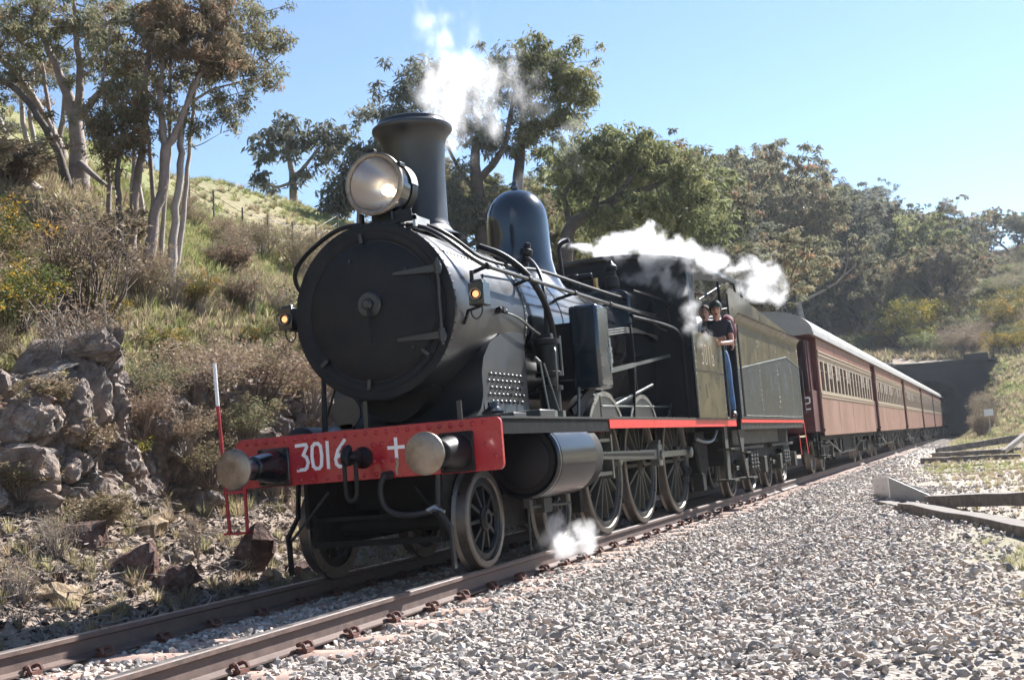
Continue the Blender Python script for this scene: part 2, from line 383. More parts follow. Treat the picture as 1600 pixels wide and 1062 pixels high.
def ground_mat():
    n = NT('ground_cover'); geo = n.n('ShaderNodeNewGeometry').outputs['Position']
    at = n.n('ShaderNodeAttribute', attribute_name='cover'); sp = n.n('ShaderNodeSeparateColor'); n.l(at.outputs['Color'], sp.inputs[0])
    a = n.noise(.9, 7, .7, geo, .5); b = n.noise(7, 6, .7, geo); c = n.noise(45, 4, .7, geo)
    vo = n.n('ShaderNodeTexVoronoi'); vo.inputs['Scale'].default_value = 24; n.l(geo, vo.inputs['Vector'])
    straw = n.ramp(b.outputs[0], [(.3, (.15, .115, .07)), (.55, (.30, .25, .15)), (.8, (.42, .36, .23))]).outputs[0]
    grn = n.ramp(b.outputs[0], [(.3, (.10, .115, .035)), (.55, (.19, .205, .075)), (.8, (.28, .27, .13))]).outputs[0]
    ear = n.ramp(b.outputs[0], [(.28, (.14, .105, .085)), (.5, (.28, .215, .17)), (.75, (.44, .37, .31))]).outputs[0]
    gr = n.ramp(vo.outputs['Color'], [(0, (.22, .20, .19)), (.35, (.32, .29, .265)), (.7, (.40, .36, .32)), (1, (.52, .48, .43))]).outputs[0]
    gm = n.math('ADD', sp.outputs[0], n.math('MULTIPLY', n.math('SUBTRACT', a.outputs[0], .5), 1.2), True)
    col = n.mix(gm, straw, grn); col = n.mix(sp.outputs[1], col, ear)
    dirt = n.ramp(c.outputs[0], [(.3, (.30, .255, .21)), (.7, (.47, .415, .35))]).outputs[0]
    bm_ = n.math('ADD', sp.outputs[2], n.math('MULTIPLY', n.math('SUBTRACT', a.outputs[0], .5), .9), True)
    side = n.n('ShaderNodeSeparateXYZ'); n.l(geo, side.inputs[0])
    isr = n.math('GREATER_THAN', side.outputs[0], -1.25)
    nearr = n.math('MULTIPLY', isr, n.math('LESS_THAN', side.outputs[1], 66)); nearr = n.math('MULTIPLY', nearr, n.math('SUBTRACT', 1, n.math('MULTIPLY', gm, .8)))
    col = n.mix(nearr, col, dirt); col = n.mix(bm_, col, gr)
    n.l(col, n.b.inputs['Base Color']); n.b.inputs['Roughness'].default_value = .95; n.b.inputs['Specular IOR Level'].default_value = .2
    h = n.math('ADD', n.math('MULTIPLY', vo.outputs['Distance'], sp.outputs[2]), n.math('MULTIPLY', b.outputs[0], .9)); h = n.math('ADD', h, n.math('MULTIPLY', c.outputs[0], .4))
    n.bump(h, .9, .05); MT['ground_cover'] = n.m; return n.m
me.materials.append(ground_mat())
struct('ground', me, 'trackside ground, grassy hill and wooded hillside over the tunnel')

# ------------------------------------------------------------------ rock
def rock_mat(name, a, b, c, sc=2.5, lichen=.5):
    n = NT(name); tc = n.n('ShaderNodeTexCoord').outputs['Object']; oi = n.n('ShaderNodeObjectInfo')
    x = n.noise(sc, 8, .7, tc, .8); y = n.noise(sc*5, 6, .75, tc); vo = n.n('ShaderNodeTexVoronoi', feature='DISTANCE_TO_EDGE'); vo.inputs['Scale'].default_value = sc*.8; mp = n.n('ShaderNodeMapping'); mp.inputs['Scale'].default_value = (1, 1, .45); mp.inputs['Rotation'].default_value = (.3, .5, 0); n.l(n.mix(.30, tc, n.noise(sc*.9, 5, .65, tc).outputs[1], 'ADD'), mp.inputs[0]); n.l(mp.outputs[0], vo.inputs['Vector'])
    r = n.ramp(x.outputs[0], [(.28, a), (.5, b), (.72, c)]).outputs[0]
    li = n.ramp(y.outputs[0], [(.50, (0, 0, 0)), (.62, (lichen,)*3)]).outputs[0]; li2 = n.math('MULTIPLY', li, n.ramp(n.noise(sc*.7, 3, .5, tc).outputs[0], [(.42, (0, 0, 0)), (.6, (1, 1, 1))]).outputs[0])
    r = n.mix(li2, r, (.52, .55, .53)); ck = n.ramp(vo.outputs[0], [(0, (.30, .27, .25)), (.09, (1, 1, 1))]).outputs[0]; r = n.mix(.5, r, ck, 'MULTIPLY'); hv = n.n('ShaderNodeHueSaturation'); n.l(r, hv.inputs['Color'])
    mv = n.n('ShaderNodeMapRange', i_3=.7, i_4=1.25); n.l(oi.outputs['Random'], mv.inputs[0]); n.l(mv.outputs[0], hv.inputs['Value'])
    n.l(hv.outputs[0], n.b.inputs['Base Color']); n.b.inputs['Roughness'].default_value = .9; n.b.inputs['Specular IOR Level'].default_value = .25
    h = n.math('ADD', n.math('MULTIPLY', y.outputs[0], .7), n.math('MINIMUM', n.math('MULTIPLY', vo.outputs[0], 4), 1)); n.bump(h, 1.0, .09); MT[name] = n.m
rock_mat('cut_rock', (.10, .07, .058), (.27, .22, .19), (.44, .31, .23), 3.4, .7)
rock_mat('red_rock', (.065, .035, .03), (.15, .085, .07), (.27, .18, .14), 3, .25)
rock_mat('sandy_rock', (.30, .20, .12), (.46, .34, .22), (.55, .45, .34), 3, .15)
rock_mat('rubble', (.28, .22, .18), (.46, .375, .31), (.62, .54, .45), 6, .2)
def cellrock(p, f, seed):
    """blocky fractured displacement from a cell pattern"""
    q = Vector((p[0]*f+seed, p[1]*f, p[2]*f*.55)); d, pts = mnoise.voronoi(q)
    c = pts[0]; h = math.sin(c[0]*12.9+c[1]*78.2+c[2]*37.7)*43758.5; h -= math.floor(h)
    n = Vector((math.sin(h*50), math.cos(h*91), math.sin(h*23))); e = min(1., (d[1]-d[0])*7.)
    return (h-.5)*.9*e+(q-c).dot(n)*.85-.25*(1-e)
def rockface(name, path, z0, z1, lean, seed, du=.03):
    pts = [Vector((x, y, 0)) for x, y in path]; L_ = [0]
    for a, b in zip(pts[:-1], pts[1:]): L_.append(L_[-1]+(b-a).length)
    nu = int(L_[-1]/du); nv = 84; vs = []
    for i in range(nu+1):
        s = L_[-1]*i/nu; k = max(j for j in range(len(L_)) if L_[j] <= s+1e-6); k = min(k, len(pts)-2); f = (s-L_[k])/(L_[k+1]-L_[k])
        p = pts[k].lerp(pts[k+1], f); d = (pts[k+1]-pts[k]).normalized(); nrm = Vector((d.y, -d.x, 0))
        zt = z1+.22*math.sin(s*1.7+seed)+.12*math.sin(s*4.3); zb = z0
        for j in range(nv+1):
            v = j/nv; z = zb+(zt-zb)*min(1, v*1.12); back = lean*v+max(0, v-.89)*5.5
            b = p-nrm*back; w = Vector((b.x, b.y, z))
            wq = w+Vector((mnoise.noise(w*1.6), mnoise.noise(w*1.6+Vector((9, 0, 0))), mnoise.noise(w*1.6+Vector((0, 9, 0)))))*.35
            dsp = .30*cellrock(wq, 1.15, seed)+.13*cellrock(wq, 2.9, seed+5)+.07*cellrock(w, 7, seed+9)+.035*mnoise.fractal(w*3, 1, 2, 4)+.03*mnoise.fractal(w*11, 1, 2, 3)
            w = w+nrm*dsp*min(1, (1.02-v)*8)+Vector((0, 0, .10*mnoise.noise(w*2.3))); vs.append(w)
    fs = [(i*(nv+1)+j, (i+1)*(nv+1)+j, (i+1)*(nv+1)+j+1, i*(nv+1)+j+1) for i in range(nu) for j in range(nv)]
    m = np_mesh(name, [tuple(v) for v in vs], fs, 'cut_rock'); m.shade_smooth(); m.shade_flat(); return m
struct('rock_cutting', rockface('rock_cutting', [(-3.15, -5), (-3.30, -1), (-3.45, .6), (-3.62, 1.55), (-3.85, 2.0), (-4.3, 2.5), (-4.3, 6), (-4.6, 12), (-4.9, 26)], -.05, 2.25, .26, 3.),
       'fractured lichen-covered rock face of the railway cutting')
def stone_mesh(name, seed, n=12, m='rubble', sx=1, sy=.8, sz=.6, sub=0):
    r = random.Random(seed); bm = bmesh.new()
    for _ in range(n):
        v = Vector((r.gauss(0, 1), r.gauss(0, 1), r.gauss(0, 1))).normalized()*r.uniform(.78, 1); bm.verts.new((v.x*sx*.5, v.y*sy*.5, v.z*sz*.5))
    bmesh.ops.convex_hull(bm, input=bm.verts)
    for v in [v for v in bm.verts if not v.link_faces]: bm.verts.remove(v)
    if sub:
        bmesh.ops.subdivide_edges(bm, edges=bm.edges, cuts=sub, use_grid_fill=True)
        bmesh.ops.triangulate(bm, faces=bm.faces)
        for v in bm.verts: v.co += v.co.normalized()*(.10*mnoise.fractal(v.co*2.6+Vector((seed, 0, 0)), 1, 2, 3))
    me = bpy.data.meshes.new(name); bm.to_mesh(me); bm.free(); me.shade_flat(); me.materials.append(MT[m]); return me
# boulders one can tell apart at the foot of the cutting: x, y, size, material, label
BD = [(-2.25, -1.05, .50, 'sandy_rock', 'flat sandy yellow rock lying beside the far rail, bottom left', (1.25, .8, .42)),
      (-1.95, -.85, .34, 'sandy_rock', 'smaller pinkish-yellow rock just right of the flat sandy rock', (1.1, .9, .5)),
      (-2.35, -.05, .62, 'red_rock', 'dark red jagged boulder leaning below the rock face, above the sandy rock', (.8, .7, 1.1)),
      (-2.0, .15, .60, 'red_rock', 'dark brown boulder nearest the far rail, among dry grass', (.9, .8, .85)),
      (-2.9, -.15, .58, 'red_rock', 'brown flat-faced boulder half buried under the dry tussock', (1.0, .8, .8)),
      (-2.1, 1.45, .75, 'red_rock', 'tall dark red boulder right under the red step ladder', (.7, .6, 1.05)),
      (-1.95, 2.05, .60, 'red_rock', 'dark red slab sloping behind the red step ladder', (1.2, .8, .6)),
      (-1.85, 1.35, .34, 'sandy_rock', 'small orange-brown rock in front of the tall dark red boulder', (1.1, .8, .6)),
      (-2.45, .85, .34, 'rubble', 'grey-brown rock between the dark boulders', (1, .9, .7)),
      (-1.75, 2.9, .40, 'red_rock', 'brown rock beside the far leading wheel', (1, .8, .6)),
      (-2.6, 2.4, .5, 'rubble', 'pale rock at the foot of the shaded rock face', (1.1, .8, .7)),
      (-2.9, .95, .42, 'sandy_rock', 'sandy rock resting against the foot of the pale rock face', (1.1, .8, .7))]
for i, (x, y, sz, m, lb, sh) in enumerate(BD):
    b = stone_mesh('boulder', 100+i, 16, m, *[sz*k for k in sh], sub=3); o = part('boulder', b, None); tag(o, lb, 'rock'); o.location = (x, y, gz(x, y)+sz*sh[2]*.12); o.rotation_euler = (random.uniform(-.3, .3), random.uniform(-.3, .3), random.uniform(0, 6))
# loose rubble below the rock face
rs = np.random.RandomState(5); P = [stone_mesh('rubble_stone', 300+i, 10, 'rubble' if i % 4 else 'red_rock', 1, .75, .5) for i in range(8)]
n_ = 30000; yy = rs.uniform(-6, 14, n_); xx = -1.3-rs.rand(n_)**.9*(2.3+1.1*sstep(1.4, 2.6, yy)); sc = np.clip(rs.lognormal(-3.15, .55, n_), .014, .22)
scatter('rubble', np.stack([xx, yy, ground_z(xx, yy)+sc*.08], 1), rs.uniform(0, 6.28, (n_, 3))*[.15, .15, 1], np.repeat(sc[:, None], 3, 1), rs.randint(0, 8, n_), P, 'loose rock fragments on the slope below the rock face')

# fallen sticks and litter
def stick(seed, m):
    r = random.Random(seed); mb = MB(); p = Vector((-.2, 0, .01)); pts = [p]
    for i in range(5): p = p+Vector((.08, r.gauss(0, .025), r.gauss(0, .012))); pts.append(p)
    mb.tube(pts, 0, 4, [.006, .006, .005, .004, .003, .002]); q = pts[2]; mb.tube([q, q+Vector((.06, .05, .02)), q+Vector((.13, .07, .03))], 0, 3, [.004, .003, .001]); return mesh_of('stick', mb, m, fixn=False)
ST = [stick(i, m) for i, m in enumerate(('dry_twig', 'grey_twig', 'grey_twig', 'gum_bark_pale'))]
n_ = 2600; yy = rs.uniform(-5, 9, n_); xx = -1.35-rs.rand(n_)*(2.2+1.0*sstep(1.4, 2.6, yy)); s_ = rs.uniform(.3, 1.2, n_)
scatter('fallen_sticks', np.stack([xx, yy, ground_z(xx, yy)+.015], 1), np.stack([rs.normal(0, .3, n_), rs.normal(.1, .25, n_), rs.rand(n_)*6.28], 1), np.repeat(s_[:, None], 3, 1), rs.randint(0, 4, n_), ST, 'fallen sticks and bark litter at the foot of the cutting')

# ------------------------------------------------------------------ ballast
def ballast_mat():
    n = NT('ballast_stone'); oi = n.n('ShaderNodeObjectInfo'); tc = n.n('ShaderNodeTexCoord').outputs['Object']
    r = n.ramp(oi.outputs['Random'], [(0, (.22, .205, .195)), (.18, (.35, .315, .29)), (.40, (.47, .42, .375)), (.60, (.62, .54, .47)), (.76, (.52, .39, .31)), (.9, (.70, .63, .56))], 'LINEAR')
    a = n.noise(9, 4, .7, tc); n.l(n.mix(.5, r.outputs[0], a.outputs[0], 'OVERLAY'), n.b.inputs['Base Color'])
    n.b.inputs['Roughness'].default_value = .8; n.b.inputs['Specular IOR Level'].default_value = .35; n.bump(a.outputs[0], .5, .1); MT['ballast_stone'] = n.m
ballast_mat()
BP = [stone_mesh('ballast_piece', 500+i, 9+i % 4, 'ballast_stone', 1, .72, .5+.05*(i % 3)) for i in range(12)]
def ballast_points(n, xr, yr, size, seed, edge=None):
    r = np.random.RandomState(seed); x = r.uniform(*xr, n); y = r.uniform(*yr, n)
    if edge is not None:
        k = r.rand(n) < edge(x, y); x, y = x[k], y[k]
    s = size*r.lognormal(0, .28, len(x)); return x, y, s
def edge_r(x, y):
    p = 1-sstep(3.4, 6.8, x+.10*np.maximum(y, 0)+.55*wob(x, y, .9, seed=31)); return np.clip(p, .12, 1)*(.75+.25*(wob(x, y, 3, seed=33) > -.6))
sets = [ballast_points(33000, (-1.35, 8.5), (-6.0, 1.5), .057, 1, edge_r), ballast_points(14000, (.9, 5.0), (1.5, 9), .060, 2, edge_r), ballast_points(3000, (-1.3, .8), (1.5, 10), .056, 7),
        ballast_points(13000, (1.0, 5.5), (9, 25), .068, 3, edge_r), ballast_points(12000, (1.0, 4.6), (25, 62), .095, 4, edge_r), ballast_points(4000, (1.0, 2.8), (62, 100), .13, 5)]
x = np.concatenate([q[0] for q in sets]); y = np.concatenate([q[1] for q in sets]); s = np.concatenate([q[2] for q in sets])
clear = (np.abs(np.abs(x)-.752) > .075); x, y, s = x[clear], y[clear], s[clear]
rs = np.random.RandomState(9); n_ = len(x)
lift = np.where(np.abs(x) < 1.45, rs.rand(n_)*.035, rs.rand(n_)*.05)
scatter('track_ballast', np.stack([x, y, ground_z(x, y)+lift], 1), rs.uniform(-1, 1, (n_, 3))*[.6, .6, 3.14], s[:, None]*np.array([1, 1, 1])*rs.uniform(.8, 1.25, (n_, 3)), rs.randint(0, 12, n_), BP, 'crushed grey and brown railway ballast')

# ------------------------------------------------------------------ track
track = thing('railway_track', 'single railway track of rusty rails running under the train into the tunnel', 'railway track')
RP = [(-.068, -.16), (.068, -.16), (.068, -.148), (.012, -.13), (.009, -.045), (.035, -.032), (.035, -.006), (.027, 0), (-.027, 0), (-.035, -.006), (-.035, -.032), (-.009, -.045), (-.012, -.13), (-.068, -.148)]
for sx in (1, -1):
    rl = part('rail', MB().prism([(a+.752*sx, b) for a, b in RP], -12, 130, 'xz'), 'rust_rail', track)
    part('running_surface', MB().box(.752*sx-.026, .752*sx+.026, -12, 130, -.002, .0025), 'rail_head', rl)
sl_me = mesh_of('sleeper', MB().prism([(-.13, -.26), (-.12, -.18), (-.09, -.165), (.09, -.165), (.12, -.18), (.13, -.26)], -1.27, 1.27, 'yz'), 'sleeper_rust')
cm = MB()
for dx in (1,):
    cm.box(dx*.052, dx*.13, -.045, .045, -.16, -.135); cm.tube(smooth([(dx*.12, -.05, -.14), (dx*.10, -.05, -.10), (dx*.05, -.03, -.118), (dx*.05, .03, -.118), (dx*.10, .05, -.10), (dx*.12, .05, -.14)], 1), .014, 6)
clip_me = mesh_of('rail_clip', cm, 'rust_clip'); y = -5.55; k = 0
rs2 = random.Random(4)
while y < 99:
    if y < 60:
        s_ = part('sleeper', sl_me, None, track, loc=(rs2.uniform(-.03, .03), y, rs2.uniform(-.008, .004)), rot=(0, 0, rs2.uniform(-.02, .02)))
        if y < 14:
            for sx in (.752, -.752):
                for q_ in (0, math.pi): part('rail_clip', clip_me, None, s_, loc=(sx, 0, 0), rot=(0, 0, q_))
    y += .61; k += 1

# ------------------------------------------------------------------ locomotive
loco = thing('steam_locomotive', 'black steam locomotive with red buffer beam numbered 3016, heading the train', 'steam locomotive')
SZ, SR, SY0, SY1 = 2.29, .775, .35, 2.08      # smokebox centre height, radius, ends
YX = (0, 1, 0)
def rivets(name, pts, ax, r, parent, m='smokebox_black', kind='stuff'):
    b = MB()
    for p, a in (pts if ax is None else [(p, ax) for p in pts]): b.dome(p, r, a, r*.7, 6)
    return part(name, b, m, parent, kind=kind, ang=60)
def onS(y, deg, r=SR):
    """point on the boiler side, deg up from the horizontal on the near side"""
    return (r*math.cos(R(deg)), y, SZ+r*math.sin(R(deg)))
sb = part('smokebox', MB().lathe([(0, .70), (0, SR-.004), (.012, SR+.006), (.05, SR+.006), (.055, SR), (SY1-SY0-.05, SR), (SY1-SY0-.048, SR+.007), (SY1-SY0, SR+.007), (SY1-SY0, .6)], (0, SY0, SZ), YX, 96), 'smokebox_black', loco)
rivets('rivet', [((0+(SR+.004)*math.cos(R(a)), y, SZ+(SR+.004)*math.sin(R(a))), (math.cos(R(a)), 0, math.sin(R(a)))) for y in (SY0+.03, SY1-.025) for a in np.arange(-45, 226, 5.2)]+[(((SR+.001)*math.cos(R(a)), y, SZ+(SR+.001)*math.sin(R(a))), (math.cos(R(a)), 0, math.sin(R(a)))) for a in (38, 142) for y in np.arange(.5, 2.0, .075)], None, .013, sb)
door = part('smokebox_door', MB().lathe([(0, .618), (-.012, .618), (-.02, .60), (-.030, .585), (-.045, .45), (-.058, .3), (-.066, .12), (-.068, 0)], (0, SY0, SZ), YX, 72, cap=False), 'door_black', loco)
part('door_ring', MB().lathe([(0, .70), (-.012, .70), (-.016, .66), (-.006, .632), (.0, .625)], (0, SY0, SZ), YX, 96, cap=False), 'door_black', loco)
part('front_plate', MB().lathe([(-.004, .70), (-.007, .71), (-.007, .765), (.0, .783)], (0, SY0, SZ), YX, 96, cap=False), 'door_black', loco)
hw = part('door_wheel', MB().lathe([(0, .115), (-.02, .118), (-.035, .10), (-.035, .055), (-.06, .05), (-.075, .03), (-.075, 0)], (0, SY0-.06, SZ+.05), YX, 32, cap=False), 'smokebox_black', door)
part('door_handle', MB().obox((0.012, SY0-.125, SZ+.03), (.03, SY0-.135, SZ-.29), .022, .022), 'frame_black', door, bevel=.006)
for z in (SZ+.29, SZ-.285):
    part('hinge_strap', MB().prism([(.24, z-.016), (.24, z+.016), (.62, z+.034), (.70, z+.03), (.70, z-.03), (.62, z-.034)], SY0-.062, SY0-.03, 'xz'), 'smokebox_black', door, bevel=.004)
part('hinge_pin', MB().cyl((.665, SY0-.05, SZ-.37), (.665, SY0-.05, SZ+.38), .014, n=10).cyl((.665, SY0-.05, SZ+.24), (.665, SY0-.05, SZ+.35), .03, n=12).cyl((.665, SY0-.05, SZ-.34), (.665, SY0-.05, SZ-.23), .03, n=12), 'smokebox_black', door)
for a in (-96, -40, -140, 95): part('door_dog', MB().obox((.60*math.cos(R(a)), SY0-.03, SZ+.60*math.sin(R(a))), (.69*math.cos(R(a)), SY0-.03, SZ+.69*math.sin(R(a))), .05, .035), 'smokebox_black', door, bevel=.005)
for cx_ in ((.36, .32), (.38, -.36), (-.18, .46)): part('door_bolt', MB().lathe([(0, .016), (-.02, .014), (-.022, 0)], (cx_[0], SY0-.035, SZ+cx_[1]), YX, 8, cap=False), 'smokebox_black', door)
# chimney
CY = 1.40
ch = part('chimney', MB().lathe([(-.02, .44), (.0, .40), (.04, .335), (.09, .30), (.16, .285), (.6, .290), (.88, .305), (.96, .325), (1.01, .36), (1.035, .385), (1.05, .39), (1.075, .388), (1.095, .365), (1.10, .345), (1.115, .335), (1.14, .33), (1.15, .31), (1.145, .27), (.9, .25)], (0, CY, 3.09), (0, 0, 1), 72, cap=False), 'smokebox_black', loco)
sk = MB(); nU, nW = 48, 6; vs = []          # chimney saddle that follows the smokebox
for j in range(nW+1):
    t = j/nW; r_ = .30+.17*t**1.6
    for i in range(nU):
        a = 2*math.pi*i/nU; x_ = r_*math.cos(a); zz = SZ+math.sqrt(max(.01, SR**2-x_**2))+.012+.17*(1-t)**2.2; vs.append((x_, CY+r_*math.sin(a), zz))
sk.add(vs, [(j*nU+i, j*nU+(i+1) % nU, (j+1)*nU+(i+1) % nU, (j+1)*nU+i) for j in range(nW) for i in range(nU)]); part('chimney_base', sk, 'smokebox_black', ch)
# boiler, dome
part('boiler', MB().lathe([(0, .5), (0, .705), (3.65, .705), (4.2, .705)], (0, SY1-.01, SZ), YX, 96), 'gloss_black', loco)
for y in (2.16, 3.4, 4.6): part('boiler_band', MB().lathe([(0, .704), (0, .711), (.05, .711), (.05, .704)], (0, y, SZ), YX, 96, cap=False), 'gloss_black', loco)
DY = 4.10; vs = []; dm = MB(); dprof = [(0, .56), (.03, .47), (.09, .41), (.18, .375), (.4, .366), (.58, .362), (.70, .345), (.79, .31), (.87, .25), (.925, .18), (.955, .10), (.965, .05), (.985, .045), (1.01, .05), (1.03, .03), (1.07, .025), (1.075, .001)]
for t, r_ in dprof:
    for i in range(64):
        a = 2*math.pi*i/64; x_ = r_*math.cos(a); base = SZ+math.sqrt(max(.02, .712**2-min(abs(x_), .6)**2)); k = max(0, 1-t/.3)
        vs.append((x_, DY+r_*math.sin(a), (base if k > 0 else 3.08)*k+3.08*(1-k)+t+.0))
dm.add(vs, [(j*64+i, j*64+(i+1) % 64, (j+1)*64+(i+1) % 64, (j+1)*64+i) for j in range(len(dprof)-1) for i in range(64)]); part('steam_dome', dm, 'dome_blue_black', loco)
part('dome_valve', MB().lathe([(0, .09), (.05, .085), (.06, .06), (.12, .055), (.13, .075), (.19, .075), (.2, .05), (.26, .04), (.27, .0)], (-.05, 3.55, 3.0), (0, 0, 1), 20).lathe([(0, .06), (.16, .06)], (-.05, 3.55, 3.08), (-1, .1, 0), 12), 'frame_black', loco)
part('clack_valve', MB().lathe([(0, .075), (.06, .06), (.10, .05), (.2, .05), (.21, .07), (.27, .07), (.28, .045), (.34, .035), (.35, 0)], (.32, 3.3, 2.92), (.25, 0, 1), 20), 'frame_black', loco)
# Belpaire firebox, backs into the cab
fb = []
for a in np.linspace(0, 90, 8): fb.append((.60+.16*math.cos(R(a)), 2.83+.16*math.sin(R(a))))
fb = [(.70, 1.45), (.755, 2.2), (.76, 2.6)]+fb; fbp = fb+[(-x_, z_) for x_, z_ in reversed(fb)]
part('firebox', MB().prism(fbp, 5.95, 7.35, 'xz'), 'gloss_black', loco, bevel=.03)
part('ash_pan', MB().box(-.6, .6, 6.0, 7.6, .5, 1.3), 'grimy_black', loco)
part('boiler_cladding', MB().prism([(-.5, 1.3), (-.70, 2.0), (.70, 2.0), (.5, 1.3)], 4.9, 5.94, 'xz'), 'gloss_black', loco)
# safety valves, whistle, turret in front of the cab
part('safety_valve', MB().box(-.42, .2, 6.15, 6.5, 2.98, 3.1).cyl((-.3, 6.3, 3.1), (-.3, 6.3, 3.3), .08).cyl((-.08, 6.3, 3.1), (-.08, 6.3, 3.3), .08).cyl((-.5, 6.3, 3.25), (.18, 6.3, 3.25), .05).cyl((-.42, 6.25, 3.1), (-.42, 6.25, 3.36), .05), 'frame_black', loco, bevel=.01)
part('steam_turret', MB().lathe([(0, .06), (.05, .06), (.06, .095), (.12, .1), (.2, .09), (.21, .07), (.28, .065), (.29, .09), (.34, .085), (.38, .04), (.42, .02)], (.46, 6.25, 3.0), (0, 0, 1), 18), 'frame_black', loco)
part('blow_off_pipe', MB().tube(smooth([(-.23, 6.3, 3.2), (-.25, 6.3, 3.5), (-.26, 6.3, 3.68), (-.22, 6.3, 3.76), (-.1, 6.3, 3.78)], 2), .028, 10), 'frame_black', loco)
part('whistle', MB().cyl((.1, 6.7, 3.0), (.1, 6.7, 3.28), .035).cyl((.1, 6.7, 3.13), (.1, 6.7, 3.15), .05), 'brass', loco)
# saddle under the smokebox
sad = part('saddle', MB().prism([(.79, 1.266), (.768, 1.33), (.758, 1.45), (-.758, 1.45), (-.768, 1.33), (-.79, 1.266)], .88, 2.0, 'xz').prism([(.885, 1.44), (.885, 1.70), (.95, 1.84), (1.12, 1.98), (1.4, 2.08), (1.8, 2.12), (2.0, 2.12), (2.0, 1.44)], -.757, .757, 'yz').prism([(.89, 1.27), (.89, 1.60), (.87, 1.48), (.80, 1.37), (.68, 1.305), (.55, 1.28), (.55, 1.27)], -.70, .757, 'yz'), 'smokebox_black', loco)
part('saddle_flange', MB().box(.78, .93, .5, 2.0, 1.266, 1.285), 'smokebox_black', loco)
bl = [(.759, .86+.105*i+(j % 2)*.05, 1.44+j*.062) for j in range(5) for i in range(10)]
rivets('saddle_bolt', [(p[0]+.006, p[1], p[2]) for p in bl if p[1] > .86+(.12 if p[2] > 1.5 else .16)], (1, 0, 0), .019, sad)
part('smokebox_bottom', MB().lathe([(0, .40), (1.5, .40)], (0, .62, 1.72), YX, 32), 'grimy_black', loco)
# frames and footplate
part('main_frame', MB().box(-.66, -.62, .1, 9.4, .45, 1.2).box(.62, .66, .1, 9.4, .45, 1.2).box(-.6, .6, 2.9, 2.95, .5, 1.2).box(-.6, .6, 1.0, 1.9, .55, 1.25).box(-.6, .6, 4.9, 5.0, .5, 1.2), 'grimy_black', loco)
fp = part('footplate', MB().box(-1.25, 1.25, .03, 9.75, 1.245, 1.265), 'smokebox_black', loco)
tr = MB()
for i in range(170): tr.box(1.225, 1.252, 3.1+i*.039, 3.12+i*.039, 1.266, 1.272)
part('tread_plate', tr, 'steel', fp, kind='stuff')
part('valance', MB().box(1.215, 1.235, .03, 3.02, 1.12, 1.243).box(-1.235, -1.215, .03, 9.7, 1.12, 1.243), 'soot_black', loco)
part('red_valance', MB().box(1.225, 1.247, 3.02, 9.72, 1.150, 1.243).box(.95, 1.2245, 3.02, 3.04, 1.12, 1.243), 'valance_red', loco, label='bright red edge strip of the running board')
part('front_step_plate', MB().box(.72, 1.2, .45, .75, 1.268, 1.30), 'smokebox_black', loco, bevel=.005)
part('toolbox', MB().box(.86, 1.18, 1.15, 1.55, 1.268, 1.335), 'smokebox_black', loco, bevel=.01)
part('lubricator', MB().lathe([(0, .10), (.03, .105), (.05, .07), (.07, .05), (.11, .045), (.12, 0)], (.95, .62, 1.30), (0, 0, 1), 20), 'gloss_black', loco)
# buffer beam
bm_ = MB(); c_ = .05; x1, z0, z1 = 1.262, .835, 1.262
poly = [(-x1, z0)]
poly = [(s*(x1-c_)+c_*math.cos(R(a))*1, (z1-c_ if zz else z0+c_)+c_*math.sin(R(a))) for s, zz, a0 in ((1, 1, 0), (-1, 1, 90), (-1, 0, 180), (1, 0, 270)) for a in np.linspace(a0, a0+90, 6)]
poly = [(px if px > 0 and False else px, pz) for px, pz in poly]
poly = []
for s, zz, a0 in ((1, 1, 0), (-1, 1, 90), (-1, 0, 180), (1, 0, 270)):
    cc = c_ if s > 0 else (.09 if zz else .02)
    for a in np.linspace(a0, a0+90, 6): poly.append((s*(x1-cc)+cc*math.cos(R(a)), (z1-cc if zz else z0+cc)+cc*math.sin(R(a))))
beam = part('buffer_beam', MB().prism(poly, -.012, .03, 'xz'), 'beam_red', loco, label='red buffer beam painted with white 3016 and a cross', bevel=.004)
rv = [(x_, -.012, 1.222) for x_ in np.arange(-1.14, 1.2, .098)]+[(x_, -.012, .875) for x_ in (-.62, -.5, -.36, -.24, .0, .12)]+[(x_, -.012, z_) for x_ in (-.63, -.18, .18, .10, .27) for z_ in (1.12, .98)]+[(1.12, -.012, 1.04), (1.2, -.012, .95), (.62, -.012, 1.12), (-1.16, -.012, .95), (-1.16, -.012, 1.1)]
rivets('beam_rivet', rv, (0, -1, 0), .023, beam, 'beam_red')
def stroke(mb, pts, w, y0=-.0165, y1=-.012):
    pts = [Vector((p[0], 0, p[1])) for p in pts]
    for i, (a, b) in enumerate(zip(pts[:-1], pts[1:])):
        d = (b-a).normalized(); n = Vector((-d.z, 0, d.x))*w/2; e = d*w*.32
        q = [a-e+n, b+e+n, b+e-n, a-e-n]; k = .0002*i
        mb.add([(v.x, y1, v.z) for v in q]+[(v.x, y0-k, v.z) for v in q], [(0, 1, 2, 3), (4, 7, 6, 5), (0, 4, 5, 1), (1, 5, 6, 2), (2, 6, 7, 3), (3, 7, 4, 0)])
    return mb
Wd = .029
part('digit', stroke(MB(), [(-.642, 1.168), (-.545, 1.172), (-.537, 1.150), (-.575, 1.085), (-.545, 1.065), (-.530, 1.02), (-.545, .975), (-.565, .962), (-.636, .958)], Wd), 'white_paint', beam, label='white digit 3')
part('digit', stroke(MB(), [(-.458+.0, 1.172), (-.482, 1.150), (-.490, 1.07), (-.482, .985), (-.458, .962), (-.425, .962), (-.402, .985), (-.394, 1.07), (-.402, 1.150), (-.425, 1.172), (-.458, 1.172)], Wd), 'white_paint', beam, label='white digit 0')
